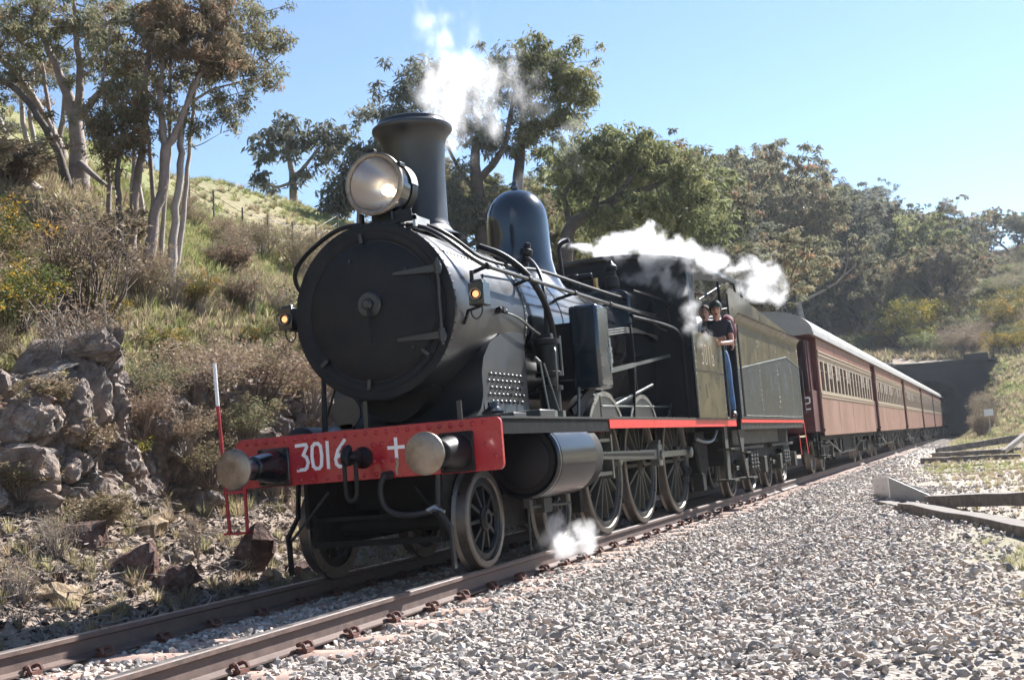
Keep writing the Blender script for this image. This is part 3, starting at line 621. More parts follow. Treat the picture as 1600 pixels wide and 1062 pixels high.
part('digit', stroke(MB(), [(-.335, 1.178), (-.335, .960)], Wd), 'white_paint', beam, label='white digit 1')
part('digit', stroke(MB(), [(-.165, 1.182), (-.235, 1.10), (-.262, 1.03), (-.255, .985), (-.230, .964), (-.195, .964), (-.170, .985), (-.166, 1.02), (-.185, 1.055), (-.215, 1.06), (-.245, 1.045)], Wd), 'white_paint', beam, label='white digit 6')
part('painted_cross', stroke(stroke(MB(), [(.315, 1.155), (.315, .995)], Wd), [(.245, 1.083), (.385, 1.083)], Wd, -.0185), 'white_paint', beam)
part('paint_run', stroke(MB(), [(.312, .99), (.322, .95), (.305, .90), (.308, .86)], .020), 'sash_wood', beam, label='yellowed run of paint below the white cross')
for sx in (1, -1):
    bf = part('buffer', MB().box(sx*.865-.155, sx*.865+.155, -.035, -.013, .84, 1.165).lathe([(-.035, .145), (-.06, .14), (-.20, .125), (-.30, .105), (-.36, .10), (-.37, .085), (-.37, .07)], (sx*.865, 0, 1.005), YX, 32), 'gloss_black' if sx < 0 else 'frame_black', loco, bevel=.012)
    part('buffer_ram', MB().lathe([(-.36, .07), (-.55, .07), (-.585, .085), (-.60, .11)], (sx*.865, 0, 1.005), YX, 24), 'steel', bf)
    part('buffer_head', MB().lathe([(-.595, .10), (-.60, .155), (-.612, .167), (-.628, .165), (-.640, .14), (-.648, .08), (-.650, 0)], (sx*.865, 0, 1.005), YX, 48, cap=False), 'buffer_steel', bf)
    for a in (-.125, .125):
        for b in (-.13, .13): part('buffer_bolt', MB().lathe([(0, .018), (-.018, .018), (-.02, 0)], (sx*.865+a, -.035, 1.003+b), YX, 6, cap=False), 'frame_black', bf)
hk = part('draw_hook', MB().lathe([(0, .092), (-.02, .092), (-.05, .07), (-.10, .055), (-.10, 0)], (0, -.013, 1.02), YX, 24).tube(smooth([(0, -.08, 1.0), (0, -.22, 1.0), (0, -.30, .985), (0, -.335, 1.03), (0, -.30, 1.09), (0, -.25, 1.10)], 2), .034, 10, rs=None), 'frame_black', loco)
part('coupling_link', MB().tube(smooth([(-.05, -.25, 1.0), (-.05, -.25, .80), (-.045, -.25, .70), (0, -.25, .665), (.05, -.25, .70), (.055, -.25, .80), (.055, -.25, 1.03), (.055, -.20, 1.06)], 2), .019, 10).cyl((-.07, -.25, 1.0), (.09, -.25, 1.0), .025).cyl((.02, -.25, 1.03), (.09, -.25, 1.03), .05, n=12), 'frame_black', hk)
part('brake_hose', MB().tube(smooth([(.25, -.03, .86), (.22, -.10, .85), (.19, -.12, .74), (.22, -.12, .60), (.34, -.12, .53), (.5, -.12, .525), (.62, -.10, .545)], 3), .024, 10).cyl((.25, -.01, .86), (.22, -.09, .855), .036), 'rubber', loco)
part('hose_coupling', MB().tube([(.60, -.10, .545), (.68, -.10, .57), (.76, -.11, .535)], .02, 8, rs=[.024, .034, .012]), 'steel', loco)
# guard irons
for sx in (1, -1):
    part('guard_iron', MB().obox((sx*.66, .02, .84), (sx*.66, -.02, .55), .05, .02, (1, 0, 0)).obox((sx*.66, -.02, .56), (sx*.765, -.02, .40), .05, .022, (1, 0, 0)).obox((sx*.765, -.02, .41), (sx*.765, .0, .075), .055, .022, (1, 0, 0)), 'frame_black' if sx < 0 else 'rubber', loco)
part('guard_iron_brace', MB().obox((.42, .1, .75), (.75, 0, .36), .03, .02).obox((-.42, .1, .75), (-.75, 0, .36), .03, .02), 'frame_black', loco)
part('front_stretcher', MB().box(-.62, .62, .16, .20, .50, .53).box(-.6, .6, .9, .95, .55, 1.0), 'grimy_black', loco)
part('bogie_frame', MB().box(-.62, -.58, .15, 2.95, .28, .56).box(.58, .62, .15, 2.95, .28, .56).box(-.6, .6, 1.3, 1.8, .35, .6).box(-.6, .6, .12, .16, .28, .33), 'grimy_black', loco)
# step ladder with shunter's pole, far side of the buffer beam
st = part('shunter_step', MB().cyl((-1.37, 0, .455), (-1.425, 0, 1.585), .016, n=10).cyl((-1.19, 0, .455), (-1.19, 0, .90), .016, n=10).box(-1.40, -1.17, -.012, .012, .80, .825).box(-1.40, -1.17, -.05, .05, .448, .466).box(-1.42, -1.25, -.01, .012, .98, 1.03), 'pole_red', loco, label='red step frame hanging off the far end of the buffer beam')
part('pole_top', MB().cyl((-1.425, 0, 1.58), (-1.437, 0, 1.96), .017, n=10), 'white_paint', st)
# posts and fittings behind the beam
part('smokebox_stay', MB().cyl((-.63, .45, 1.27), (-.60, .45, 1.85), .018).cyl((-.52, .3, 1.27), (-.57, .4, 1.75), .018).obox((-.62, .4, 1.27), (-.5, .5, 1.7), .03, .02), 'frame_black', loco)
part('hand_lamp_disc', MB().lathe([(0, .145), (.03, .145), (.035, .12)], (-.36, .38, 1.43), YX, 28).box(-.42, -.30, .38, .44, 1.265, 1.33), 'smokebox_black', loco)
part('lamp_iron', MB().box(-.06, -.02, .15, .165, 1.265, 1.50).box(.875, .915, .02, .035, 1.25, 1.42), 'smokebox_black', loco)
part('air_tank', MB().lathe([(0, .02), (.02, .15), (.06, .19), (.7, .19), (.74, .15), (.76, .02)], (-.95, .5, 1.16), (0, 1, .0), 20), 'frame_black', loco)
# headlight
HY = .52; HZ = 3.46
hl = part('headlight', MB().lathe([(0, .245), (.0, .285), (.045, .285), (.05, .262), (.09, .262), (.095, .25), (.40, .245), (.46, .22), (.50, .15), (.51, 0)], (0, HY, HZ), YX, 56, cap=False), 'gloss_black', loco, label='big round headlight in front of the chimney')
part('headlight_rim', MB().lathe([(.004, .245), (-.012, .25), (-.016, .27), (-.008, .288), (.02, .290), (.024, .285)], (0, HY, HZ), YX, 56, cap=False), 'buffer_steel', hl)
part('reflector_bowl', MB().lathe([(.01, .248), (.06, .235), (.14, .20), (.22, .14), (.27, .08), (.29, .0)], (0, HY, HZ), YX, 48, cap=False), 'reflector', hl)
part('bulb', MB().lathe([(.13, 0), (.135, .035), (.165, .055), (.21, .06), (.25, .03), (.29, .03)], (.0, HY, HZ-.01), YX, 16, cap=False), 'lit_bulb', hl)
part('headlight_glass', MB().lathe([(-.006, .247), (-.012, .2), (-.018, .1), (-.02, .001)], (0, HY, HZ), YX, 48, cap=False).lathe([(-.001, .247), (-.007, .2), (-.013, .1), (-.015, .001)], (0, HY, HZ), YX, 48, cap=False), 'lens_glass', hl)
part('headlight_plate', MB().lathe([(0, .255), (.11, .255), (.11, .24), (0, .24)], (0, HY+.27, HZ), YX, 40, cap=False), 'frame_black', hl)
pl_ = MB(); vs = []
for i in range(9):
    a = R(2+i*6.2)
    for yy_ in (HY+.24, HY+.38): vs.append(((.262)*math.cos(a), yy_, HZ+.262*math.sin(a)))
pl_.add(vs, [(2*i, 2*i+1, 2*i+3, 2*i+2) for i in range(8)]); part('number_plate', pl_, 'galvanised', hl)
part('headlight_catch', MB().box(-.03, .03, HY-.01, HY+.05, HZ+.285, HZ+.315).box(.24, .28, HY-.01, HY+.09, HZ+.12, HZ+.16).box(-.31, -.28, HY, HY+.05, HZ-.07, HZ+.07), 'frame_black', hl, bevel=.005)
part('headlight_bracket', MB().box(-.28, .25, HY+.05, HY+.45, 3.06, 3.12).box(-.2, -.17, HY+.05, HY+.1, 3.12, 3.22).box(.1, .14, HY+.2, HY+.3, 3.1, 3.25).box(.20, .36, HY-.02, HY+.0, 3.07, 3.18).box(-.1, .1, HY+.1, HY+.4, 3.1, 3.22), 'frame_black', hl, bevel=.005)
part('lamp_frame', MB().box(.24, .27, HY, HY+.3, 3.06, 3.18).box(.36, .385, HY, HY+.3, 3.02, 3.12).box(.24, .385, HY, HY+.03, 3.08, 3.13), 'galvanised', hl)
# marker lamps
def marker(x_, y_, z_, sx):
    m_ = part('marker_lamp', MB().box(x_-.07, x_+.07, y_, y_+.16, z_-.10, z_+.10).lathe([(0, .05), (-.02, .05), (-.02, .042)], (x_, y_, z_-.005), YX, 20, cap=False).box(x_-.05, x_+.05, y_+.03, y_+.13, z_+.10, z_+.125), 'gloss_black', loco, bevel=.008)
    part('lamp_lens', MB().lathe([(-.018, .040), (-.024, .044), (-.026, .050), (-.012, .056)], (x_, y_, z_-.005), YX, 20, cap=False), 'buffer_steel', m_)
    part('lamp_bulb', MB().lathe([(-.0005, .030), (-.006, .02), (-.010, .001)], (x_, y_-.004, z_-.005), YX, 20, cap=False), 'marker_bulb', m_)
    part('lamp_bracket', MB().obox((x_-.0, y_+.1, z_-.10), (x_-sx*.13, y_+.1, z_-.13), .03, .02).obox((x_-sx*.12, y_+.1, z_-.12), (x_-sx*.17, y_+.1, z_-.24), .03, .02), 'frame_black', m_)
    part('lamp_cable', MB().tube(smooth([(x_+sx*.03, y_+.05, z_-.10), (x_+sx*.03, y_+.05, z_-.17), (x_-.02*sx, y_+.05, z_-.22), (x_-sx*.07, y_+.05, z_-.19), (x_-sx*.08, y_+.05, z_-.12)], 2), .007, 6), 'rubber', m_)
marker(.93, .47, 2.345, 1); marker(-.91, .36, 2.33, -1)
part('marker_lamp_stalk', MB().cyl((.87, .55, 2.44), (.87, .55, 2.56), .018).cyl((.93, .62, 2.44), (.93, .66, 2.53), .01), 'frame_black', loco)
# handrails and pipes along the near side
def pipe(name, pts, r, m='frame_black', sm=2, par=None): return part(name, MB().tube(smooth(pts, sm) if sm else pts, r, 8), m, par or loco)
pipe('handrail', [(-.80, 1.0, 2.46), (-.96, .85, 2.56), (-1.01, .76, 2.68), (-1.00, .72, 2.80), (-.93, .72, 2.90), (-.78, .70, 3.00), (-.58, .68, 3.10), (-.40, .64, 3.14), (-.18, .62, 3.13)], .022)
pipe('handrail', [(-.1, .60, 3.12), (.35, .58, 3.06), (.62, .60, 2.90), (.84, .8, 2.66), (.86, 1.2, 2.645), (.86, 4.4, 2.65), (.86, 7.1, 2.65)], .021, 'smokebox_black')
pipe('conduit_pipe', [(.30, .75, 3.10), (.52, .8, 3.0), (.60, 1.1, 2.88), (.63, 1.35, 2.80), (.62, 2.4, 2.83), (.6, 2.8, 2.88), (.6, 3.3, 2.90), (.64, 4.4, 2.87), (.66, 6.25, 2.87), (.68, 7.1, 2.92)], .018)
pipe('conduit_pipe', [(.75, 1.25, 2.70), (.70, 2.5, 2.74), (.74, 4.4, 2.70), (.80, 7.1, 2.72)], .012, 'rod_steel')
for i, y_ in enumerate((.95, 2.0, 3.4, 4.7)): part('handrail_stanchion', MB().obox((.86, y_, 2.65), (.68 if y_ < 2.1 else .63, y_, 2.60), .03, .03).lathe([(-.03, .032), (.03, .032)], (.86, y_, 2.65), YX, 10), 'frame_black', loco)
pipe('feed_pipe', [(.40, 1.9, 3.02), (.62, 2.0, 2.92), (.80, 2.15, 2.72), (.86, 2.38, 2.5), (.88, 2.52, 2.24), (.86, 2.62, 2.04), (.74, 2.8, 1.9)], .034, 'frame_black')
pipe('feed_pipe', [(.36, 3.3, 3.1), (.52, 3.1, 3.0), (.74, 2.75, 2.75), (.80, 2.6, 2.4), (.78, 2.6, 1.9)], .024, 'frame_black')
pipe('oil_pipe', [(.80, 1.35, 2.28), (.84, 1.7, 2.25), (.83, 2.2, 2.12), (.80, 2.9, 2.08)], .012, 'rod_steel')
part('oil_valve', MB().cyl((.775, 1.32, 2.29), (.85, 1.32, 2.29), .03).cyl((.82, 1.25, 2.29), (.82, 1.42, 2.28), .024), 'frame_black', loco)
for k_, (dz, dx) in enumerate(((0, 0), (.03, .0), (.06, .0))): pipe('oil_pipe', [(.83, 3.9, 2.20+dz), (.83, 4.5, 2.26+dz), (.83, 5.6, 2.385+dz), (.80, 6.6, 2.43+dz-.03*k_), (.80, 7.1, 2.42+dz-.06*k_)], .010, 'rod_steel')
part('pipe_clip', MB().box(.80, .85, 5.58, 5.62, 2.36, 2.47).box(.76, .86, 5.59, 5.61, 1.6, 2.36), 'frame_black', loco)
pipe('cab_pipe', [(.90, 5.5, 2.56), (1.10, 6.2, 2.50), (1.15, 6.7, 2.46), (1.15, 6.98, 2.38), (1.15, 7.05, 2.25), (1.15, 7.03, 2.0), (1.15, 7.03, 1.7), (1.15, 7.05, 1.45), (1.15, 7.06, 1.28)], .024, 'frame_black')
pipe('cab_pipe', [(.80, 6.0, 2.95), (.95, 6.75, 2.90), (1.0, 6.95, 2.86), (1.0, 7.0, 2.6)], .018, 'frame_black')
pipe('injector_rod', [(.98, 6.0, 2.56), (.93, 6.7, 2.50), (.93, 7.1, 2.48)], .013, 'rod_steel')
part('reversing_rod', MB().obox((.95, 3.45, 1.74), (.95, 5.2, 1.935), .02, .055).obox((.95, 5.2, 1.935), (.95, 7.1, 2.15), .02, .04), 'rod_steel', loco)
part('reversing_bracket', MB().obox((.95, 3.5, 1.74), (.92, 3.35, 1.55), .05, .05).obox((.92, 3.35, 1.55), (.85, 3.2, 1.3), .05, .06).obox((.95, 5.2, 1.92), (.9, 5.2, 1.3), .03, .03), 'frame_black', loco)
part('drain_rod', MB().cyl((.9, 3.9, 1.42), (.9, 6.9, 1.45), .012).cyl((.85, 3.5, 1.62), (.88, 4.2, 1.40), .018).cyl((.88, 4.2, 1.40), (.92, 6.1, 1.72), .018).cyl((1.0, 3.55, 1.27), (1.0, 3.55, 1.52), .01).cyl((.95, 2.9, 1.27), (.95, 3.0, 1.6), .016), 'rod_steel', loco)
# air reservoir box and pump beside the boiler
res = part('air_reservoir_box', MB().box(.88, 1.195, 3.05, 3.47, 1.58, 2.47), 'dome_blue_black', loco, bevel=.035)
rivets('box_rivet', [(1.196, 3.10+.30*a, z_) for a in (0, 1) for z_ in np.arange(1.68, 2.42, .12)], (1, 0, 0), .01, res, 'gloss_black')
part('box_catch', MB().box(1.195, 1.215, 3.38, 3.44, 1.85, 2.02).cyl((1.2, 3.41, 1.75), (1.2, 3.41, 2.12), .012), 'steel', res)
part('box_bracket', MB().obox((.98, 3.4, 1.60), (.85, 3.0, 1.35), .04, .08).box(.70, .9, 3.1, 3.4, 1.7, 2.3), 'frame_black', res)
pm = part('air_pump', MB().lathe([(0, .10), (.02, .13), (.05, .13), (.06, .105), (.26, .105), (.27, .135), (.31, .135), (.32, .07), (.40, .07), (.41, .135), (.45, .135), (.46, .115), (.72, .115), (.73, .14), (.78, .14), (.79, .08), (.84, .07)], (.86, 2.35, 1.29), (0, 0, 1), 24), 'frame_black', loco)
part('pump_pipe', MB().tube(smooth([(.95, 2.3, 1.95), (1.0, 2.2, 1.97), (1.0, 2.2, 1.7), (.97, 2.25, 1.55)], 2), .013, 8).cyl((.99, 2.4, 1.7), (.99, 2.4, 2.1), .012), 'rod_steel', pm)
part('valve_rods', MB().cyl((1.02, 1.85, 1.28), (.98, 1.8, 1.80), .010).cyl((1.04, 2.1, 1.28), (.98, 1.9, 1.80), .010).cyl((.98, 1.80, 1.8), (.9, 1.9, 1.86), .018).box(.98, 1.08, 1.82, 1.9, 1.265, 1.34).box(1.0, 1.08, 2.06, 2.14, 1.265, 1.34), 'rod_steel', loco)
# cylinders, motion
for sx in (1, -1):
    cy_ = part('cylinder', MB().lathe([(0, .16), (.0, .28), (.03, .325), (.06, .345), (1.30, .345), (1.33, .33), (1.34, .2)], (sx*.96, 1.22, .89), YX, 56), 'grimy_black', loco)
    part('cylinder_cladding', MB().lathe([(.04, .345), (.05, .356), (.10, .358), (1.05, .358), (1.06, .35)], (sx*.96, 1.22, .89), YX, 64, cap=False), 'bright_cylinder', cy_)
    part('cylinder_rim', MB().lathe([(-.005, .30), (-.015, .33), (.0, .352), (.03, .356), (.045, .35)], (sx*.96, 1.22, .89), YX, 56, cap=False), 'gloss_black', cy_)
    part('cylinder_block', MB().box(sx*.62 if sx > 0 else -.96, sx*.96 if sx > 0 else -.62, 1.3, 2.4, .60, 1.24), 'frame_black', cy_)
    part('cylinder_cover', MB().lathe([(-.07, .001), (-.065, .12), (-.03, .25), (-.01, .26)], (sx*.96, 1.22, .89), YX, 40, cap=False), 'frame_black', cy_)
    part('steam_chest', MB().box(sx*.64 if sx > 0 else -1.1, 1.1 if sx > 0 else -.64, 2.40, 2.75, .62, 1.2), 'grimy_black', cy_, bevel=.02)
part('drain_cock', MB().box(.93, .99, 1.20, 1.26, .46, .55).box(.93, .99, 2.2, 2.26, .46, .55).cyl((.96, 1.23, .50), (1.0, 1.12, .10), .010).cyl((.96, 1.3, .47), (.96, 2.4, .44), .014).box(.92, 1.0, 1.55, 1.75, .4, .53), 'wheel_dusty', loco)
part('slide_bar', MB().box(.91, 1.01, 2.55, 3.75, .66, .70).box(.91, 1.01, 2.55, 3.75, 1.02, 1.055).box(.90, 1.02, 3.74, 3.80, .62, 1.10), 'rod_steel', loco)
part('crosshead', MB().box(.90, 1.02, 3.0, 3.28, .70, 1.02).cyl((.96, 2.5, .88), (.96, 3.0, .88), .035), 'rod_steel', loco)
part('mounting_bracket', MB().obox((1.05, 3.04, 1.2), (.96, 3.7, 1.08), .03, .12).obox((1.1, 3.1, 1.15), (1.0, 3.3, .95), .02, .05), 'grimy_black', loco)
CP = .19                                          # crank pin drop from the wheel centre
DR = .72; DYS = (4.10, 5.66, 7.48)
pinz = lambda: DR+.10
cr = part('connecting_rod', MB().prism([(3.1, .84), (3.1, .92), (5.55, pinz()+.075), (5.55, pinz()-.045)], 1.015, 1.05, 'yz'), 'rod_steel', loco, bevel=.006)
part('connecting_rod_flute', MB().prism([(3.35, .868), (3.35, .892), (5.4, pinz()+.040), (5.4, pinz()-.005)], 1.0505, 1.0525, 'yz'), 'wheel_dusty', cr)
part('coupling_rod', MB().prism([(4.1, pinz()-.035), (4.1, pinz()+.045), (7.4, pinz()+.045), (7.4, pinz()-.035)], .955, .985, 'yz'), 'rod_steel', loco, bevel=.006)
part('rod_end', MB().box(.95, 1.07, 5.56, 5.74, pinz()-.13, pinz()+.14).cyl((.95, 5.65, pinz()), (1.10, 5.65, pinz()), .06, n=20).lathe([(0, .075), (.09, .075), (.10, .05)], (.94, 7.48, pinz()), (1, 0, 0), 20).lathe([(0, .075), (.08, .075)], (.94, 4.1, pinz()), (1, 0, 0), 20).box(.95, 1.07, 5.60, 5.70, pinz()+.14, pinz()+.19), 'rod_steel', loco, bevel=.012)
# wheels
def wheel(rad, nsp, parent, x_, y_, tm='tyre_steel', crank=None, rot=0, z_=None, weight=False, spk='wheel_dusty'):
    """wheel built round the local x axis, the outer face towards +x"""
    rr = rad-.075; key = ('w', rad, nsp, crank is not None, weight, tm, spk)
    if key not in WH:
        rim = MB().lathe([(-.055, rr-.075), (-.055, rr+.005), (.035, rr+.005), (.045, rr-.01), (.045, rr-.055), (.02, rr-.075), (-.055, rr-.075)], (0, 0, 0), (1, 0, 0), 64, cap=False)
        rim.lathe([(-.07, .02), (-.07, .115*rad/.42 if rad < .5 else .14), (.06, .105*rad/.42 if rad < .5 else .13), (.075, .08), (.085, .075), (.085, .045), (.06, .04), (.06, .001)], (0, 0, 0), (1, 0, 0), 32)
        ty = MB().lathe([(-.075, rr), (-.075, rad+.025), (-.06, rad+.03), (-.045, rad+.012), (-.035, rad), (.05, rad-.006), (.062, rad-.018), (.062, rr+.01), (.045, rr)], (0, 0, 0), (1, 0, 0), 72, cap=False)
        sp = MB(); a, b = .07, rr-.06
        w0, w1 = (.036, .026) if rad < .5 else (.045, .03)
        sp.add([(-.035, -w0, a), (.05, -w0*.5, a), (.05, w0*.5, a), (-.035, w0, a), (-.03, -w1, b), (.025, -w1*.5, b), (.025, w1*.5, b), (-.03, w1, b)], [(0, 1, 2, 3), (7, 6, 5, 4), (0, 4, 5, 1), (1, 5, 6, 2), (2, 6, 7, 3), (3, 7, 4, 0)])
        bs = None
        if crank is not None:
            bs = MB().lathe([(0, .11), (.07, .10), (.08, .085)], (.02, 0, crank), (1, 0, 0), 24).prism([(-.13, 0), (.13, 0), (.10, crank), (-.10, crank)], .0, .07, 'yz').cyl((.08, 0, crank), (.2, 0, crank), .045)
        cw = None
        if weight:
            pts = [((rr-.03)*math.cos(R(a_)), (rr-.03)*math.sin(R(a_))) for a_ in np.linspace(215, 325, 18)]; cw = MB().prism(pts, -.03, .045, 'yz')
        WH[key] = (mesh_of('wheel', rim, spk), mesh_of('tyre', ty, tm), mesh_of('spoke', sp, spk), mesh_of('crank_boss', bs, spk) if bs else None, mesh_of('balance_weight', cw, spk) if cw else None)
    rm, tm_, sm_, bs, cw = WH[key]
    w_ = part('wheel', rm, None, parent, loc=(x_, y_, rad if z_ is None else z_), rot=(rot, 0, 0) if x_ > 0 else (rot, 0, math.pi))
    part('tyre', tm_, None, w_)
    for i in range(nsp): part('spoke', sm_, None, w_, rot=(2*math.pi*(i+.5)/nsp, 0, 0))
    if bs: part('crank_boss', bs, None, w_)
    if cw: part('balance_weight', cw, None, w_)
    return w_
WH = {}
for sx in (1, -1):
    for y_ in (.62, 2.45): wheel(.425, 10, loco, sx*.745, y_, rot=.1, spk='frame_black' if True else '')
    for i, y_ in enumerate(DYS): wheel(DR, 14, loco, sx*.745, y_, crank=.10, rot=0, weight=False)
part('axle', MB().cyl((-.7, .62, .425), (.7, .62, .425), .07).cyl((-.7, 2.45, .425), (.7, 2.45, .425), .07), 'grimy_black', loco)
for y_ in DYS: part('axle', MB().cyl((-.7, y_, DR), (.7, y_, DR), .09), 'grimy_black', loco)
for sx in (1, -1):
    for y_ in (4.02, 5.6, 7.42):
        a0, a1 = 42, 138; n_ = 22; vs = []; rr = .80
        m_ = MB(); pts = [(y_+rr*math.cos(R(a)), .78+rr*math.sin(R(a))) for a in np.linspace(a0-6, a1+6, n_)]
        xi, xo = sorted((sx*.62, sx*.90)); m_.prism(pts, xi, xo, 'yz')
        sp_ = part('splasher', m_, 'smokebox_black', loco)
        rim = MB(); pr = [(y_+q*math.cos(R(a)), .78+q*math.sin(R(a))) for q, seq in ((rr+.006, np.linspace(a0-6, a1+6, n_)), (rr-.045, np.linspace(a1+6, a0-6, n_))) for a in seq]
        part('splasher_beading', rim.prism(pr, *(sorted((sx*.901, sx*.912))), 'yz'), 'steel', sp_)
bk = MB()
for y_ in (3.3, 4.88, 6.55, 8.3): bk.obox((.74, y_, 1.1), (.74, y_-.03, .35), .10, .05).box(.70, .80, y_-.12, y_-.02, .30, .62)
part('brake_block', bk, 'grimy_black', loco, kind='stuff')
sp = MB()
for y_ in DYS:
    for i in range(6): sp.box(.655, .72, y_-.45+.02*i, y_+.45-.02*i, .30-.028*i, .322-.028*i)
part('leaf_spring', sp, 'grimy_black', loco, kind='stuff')
part('underside_gear', MB().box(.5, .9, 8.3, 8.9, .45, 1.1).cyl((.7, 7.9, .55), (.7, 8.9, .55), .12).box(.3, .8, 8.9, 9.5, .5, .9).cyl((.9, 8.2, 1.0), (1.1, 8.9, .95), .02).cyl((.95, 8.0, .95), (.95, 8.3, .3), .03).box(.85, 1.0, 8.15, 8.35, .25, .5), 'grimy_black', loco, bevel=.01)
pipe('injector_pipe', [(1.0, 7.9, 1.0), (1.05, 8.3, .93), (1.08, 8.7, .95), (1.1, 8.9, 1.1)], .022, 'rod_steel')
# cab
cab = part('cab_side', MB().prism([(7.05, 1.268), (8.92, 1.268), (8.92, 2.34), (8.82, 2.46), (7.05, 2.46)], 1.262, 1.285, 'yz'), 'cab_green_black', loco)
part('cab_post', MB().box(1.262, 1.284, 7.06, 7.42, 2.461, 3.42), 'frame_black', loco)
part('cab_side', MB().prism([(7.05, 1.268), (8.92, 1.268), (8.92, 2.34), (8.78, 2.52), (8.7, 3.0), (8.75, 3.44), (7.05, 3.44)], -1.285, -1.262, 'yz'), 'cab_green_black', loco)
arch = [(x_, 3.57-.1*x_*x_) for x_ in np.linspace(1.26, -1.26, 14)]
part('cab_front', MB().prism([(1.26, 1.268)]+arch+[(-1.26, 1.268)], 7.06, 7.09, 'xz'), 'frame_black', loco)
ra = [(x_, 3.615-.1*x_*x_) for x_ in np.linspace(1.42, -1.42, 20)]; rb_ = [(x_, 3.578-.1*x_*x_) for x_ in np.linspace(-1.42, 1.42, 20)]
part('cab_roof', MB().prism(ra+rb_, 6.98, 9.85, 'xz'), 'smokebox_black', loco)
part('roof_gutter', MB().box(1.421, 1.435, 6.98, 9.85, 3.365, 3.42), 'gloss_black', loco)
part('cab_window', MB().lathe([(0, .17), (-.02, .17), (-.02, .14), (0, .14)], (.92, 7.06, 2.95), YX, 24, cap=False), 'frame_black', loco)
part('cab_number', MB().box(1.2855, 1.2875, 7.62, 7.66, 1.55, 1.74).box(1.2855, 1.2875, 7.66, 7.70, 1.55, 1.58), 'frame_black', cab)
dg = MB()
for i, y_ in enumerate((7.50, 7.72, 7.94, 8.16)):
    sg = {0: [((0, .26), (.12, .26)), ((.12, .26), (.12, 0)), ((0, 0), (.12, 0)), ((.03, .13), (.12, .13))], 1: [((0, 0), (0, .26)), ((0, .26), (.12, .26)), ((.12, .26), (.12, 0)), ((0, 0), (.12, 0))], 2: [((.06, 0), (.06, .26))], 3: [((0, 0), (0, .26)), ((.12, .13), (.12, 0)), ((0, 0), (.12, 0)), ((0, .13), (.12, .13))]}[i]
    for (a, b), (c, d) in sg: dg.obox((1.2865, y_+a, 2.03+b), (1.2865, y_+c, 2.03+d), .003, .026, (0, 0, 1) if abs(a-c) > .01 else (0, 1, 0))
part('cab_numerals', dg, 'sash_wood', cab, label='worn cream numerals 3016 on the cab side')
rivets('cab_rivet', [(1.286, y_, z_) for y_ in (7.10, 8.86) for z_ in np.arange(1.35, 2.35, .085)], (1, 0, 0), .010, cab, 'cab_green_black')
part('cab_bead', MB().box(1.286, 1.292, 7.06, 8.92, 1.915, 1.93).cyl((1.275, 7.05, 1.27), (1.275, 7.05, 3.4), .018), 'gloss_black', cab)
part('cab_floor', MB().box(-1.2, 1.2, 7.1, 9.7, 1.27, 1.30), 'old_timber', loco)
part('backhead', MB().box(-.6, .6, 7.36, 7.6, 1.3, 2.9).cyl((-.2, 7.7, 2.3), (.3, 7.7, 2.3), .03).cyl((.1, 7.6, 1.9), (.1, 7.75, 1.9), .14), 'frame_black', loco)
part('grab_rail', MB().cyl((1.30, 9.02, 1.28), (1.30, 9.02, 2.5), .016), 'gloss_black', loco)
cs = part('cab_steps', MB().box(1.12, 1.16, 9.15, 9.38, .36, 1.24).box(1.0, 1.27, 9.08, 9.42, .33, .36).box(1.05, 1.25, 9.1, 9.4, .80, .825), 'wheel_dusty', loco, label='dusty steps below the cab doorway')
# ------------------------------------------------------------------ tender
ten = thing('locomotive_tender', 'high-sided riveted tender, grey below and olive above, behind the cab', 'tender', (0, 10.1, 0))
def tp(name, mb, m, **k): return part(name, mb, m, k.pop('par', ten), **k)
TL = 6.75
tp('tank_side', MB().prism([(0, 1.268), (TL, 1.268), (TL, 2.78), (0, 2.78)], 1.24, 1.27, 'yz'), 'tender_grey')
tp('tank_side', MB().prism([(0, 1.268), (TL, 1.268), (TL, 2.78), (0, 2.78)], -1.27, -1.24, 'yz'), 'tender_grey')
tp('tank_end', MB().box(-1.24, 1.24, TL-.03, TL, 1.268, 2.78).box(-1.24, 1.24, 0, .03, 1.268, 2.5), 'frame_black')
upper = tp('upper_panel', MB().prism([(.01, 2.06), (.01, 2.775), (TL-.01, 2.775), (TL-.01, 2.36), (TL-1.6, 2.50)], 1.2705, 1.2735, 'yz'), 'cab_green_black', label='weathered olive upper part of the tender side')
tp('bead', MB().tube([(1.276, .02, 2.06), (1.276, TL-1.6, 2.50), (1.276, TL-.02, 2.36)], .012, 6), 'rod_steel', par=upper)
fl = [(1.24+.15*math.sin(R(a))**1, 2.775+.16-.16*math.cos(R(a))) for a in np.linspace(0, 90, 8)]
flp = [(1.24, 2.775)]+[(1.27+.13*(1-math.cos(R(a))), 2.775+.16*math.sin(R(a))) for a in np.linspace(0, 90, 8)]
for sx in (1, -1):
    po = [(sx*a, b) for a, b in flp]+[(sx*1.36, 2.945), (sx*1.24, 2.80)]
    tp('tank_flare', MB().prism(po, 0, TL, 'xz'), 'cab_green_black')
    tp('coal_board', MB().prism([(.25, 2.78), (TL-.3, 2.78), (TL-.3, 3.06), (1.3, 3.36), (.5, 3.42), (.25, 3.3)], *sorted((sx*1.15, sx*1.18)), 'yz'), 'cab_green_black')
tp('tank_top', MB().box(-1.24, 1.24, .2, TL-.02, 2.74, 2.76), 'frame_black')
cb = np.random.RandomState(2); cl = bmesh.new()
coalm = MB(); nu, nv = 26, 40
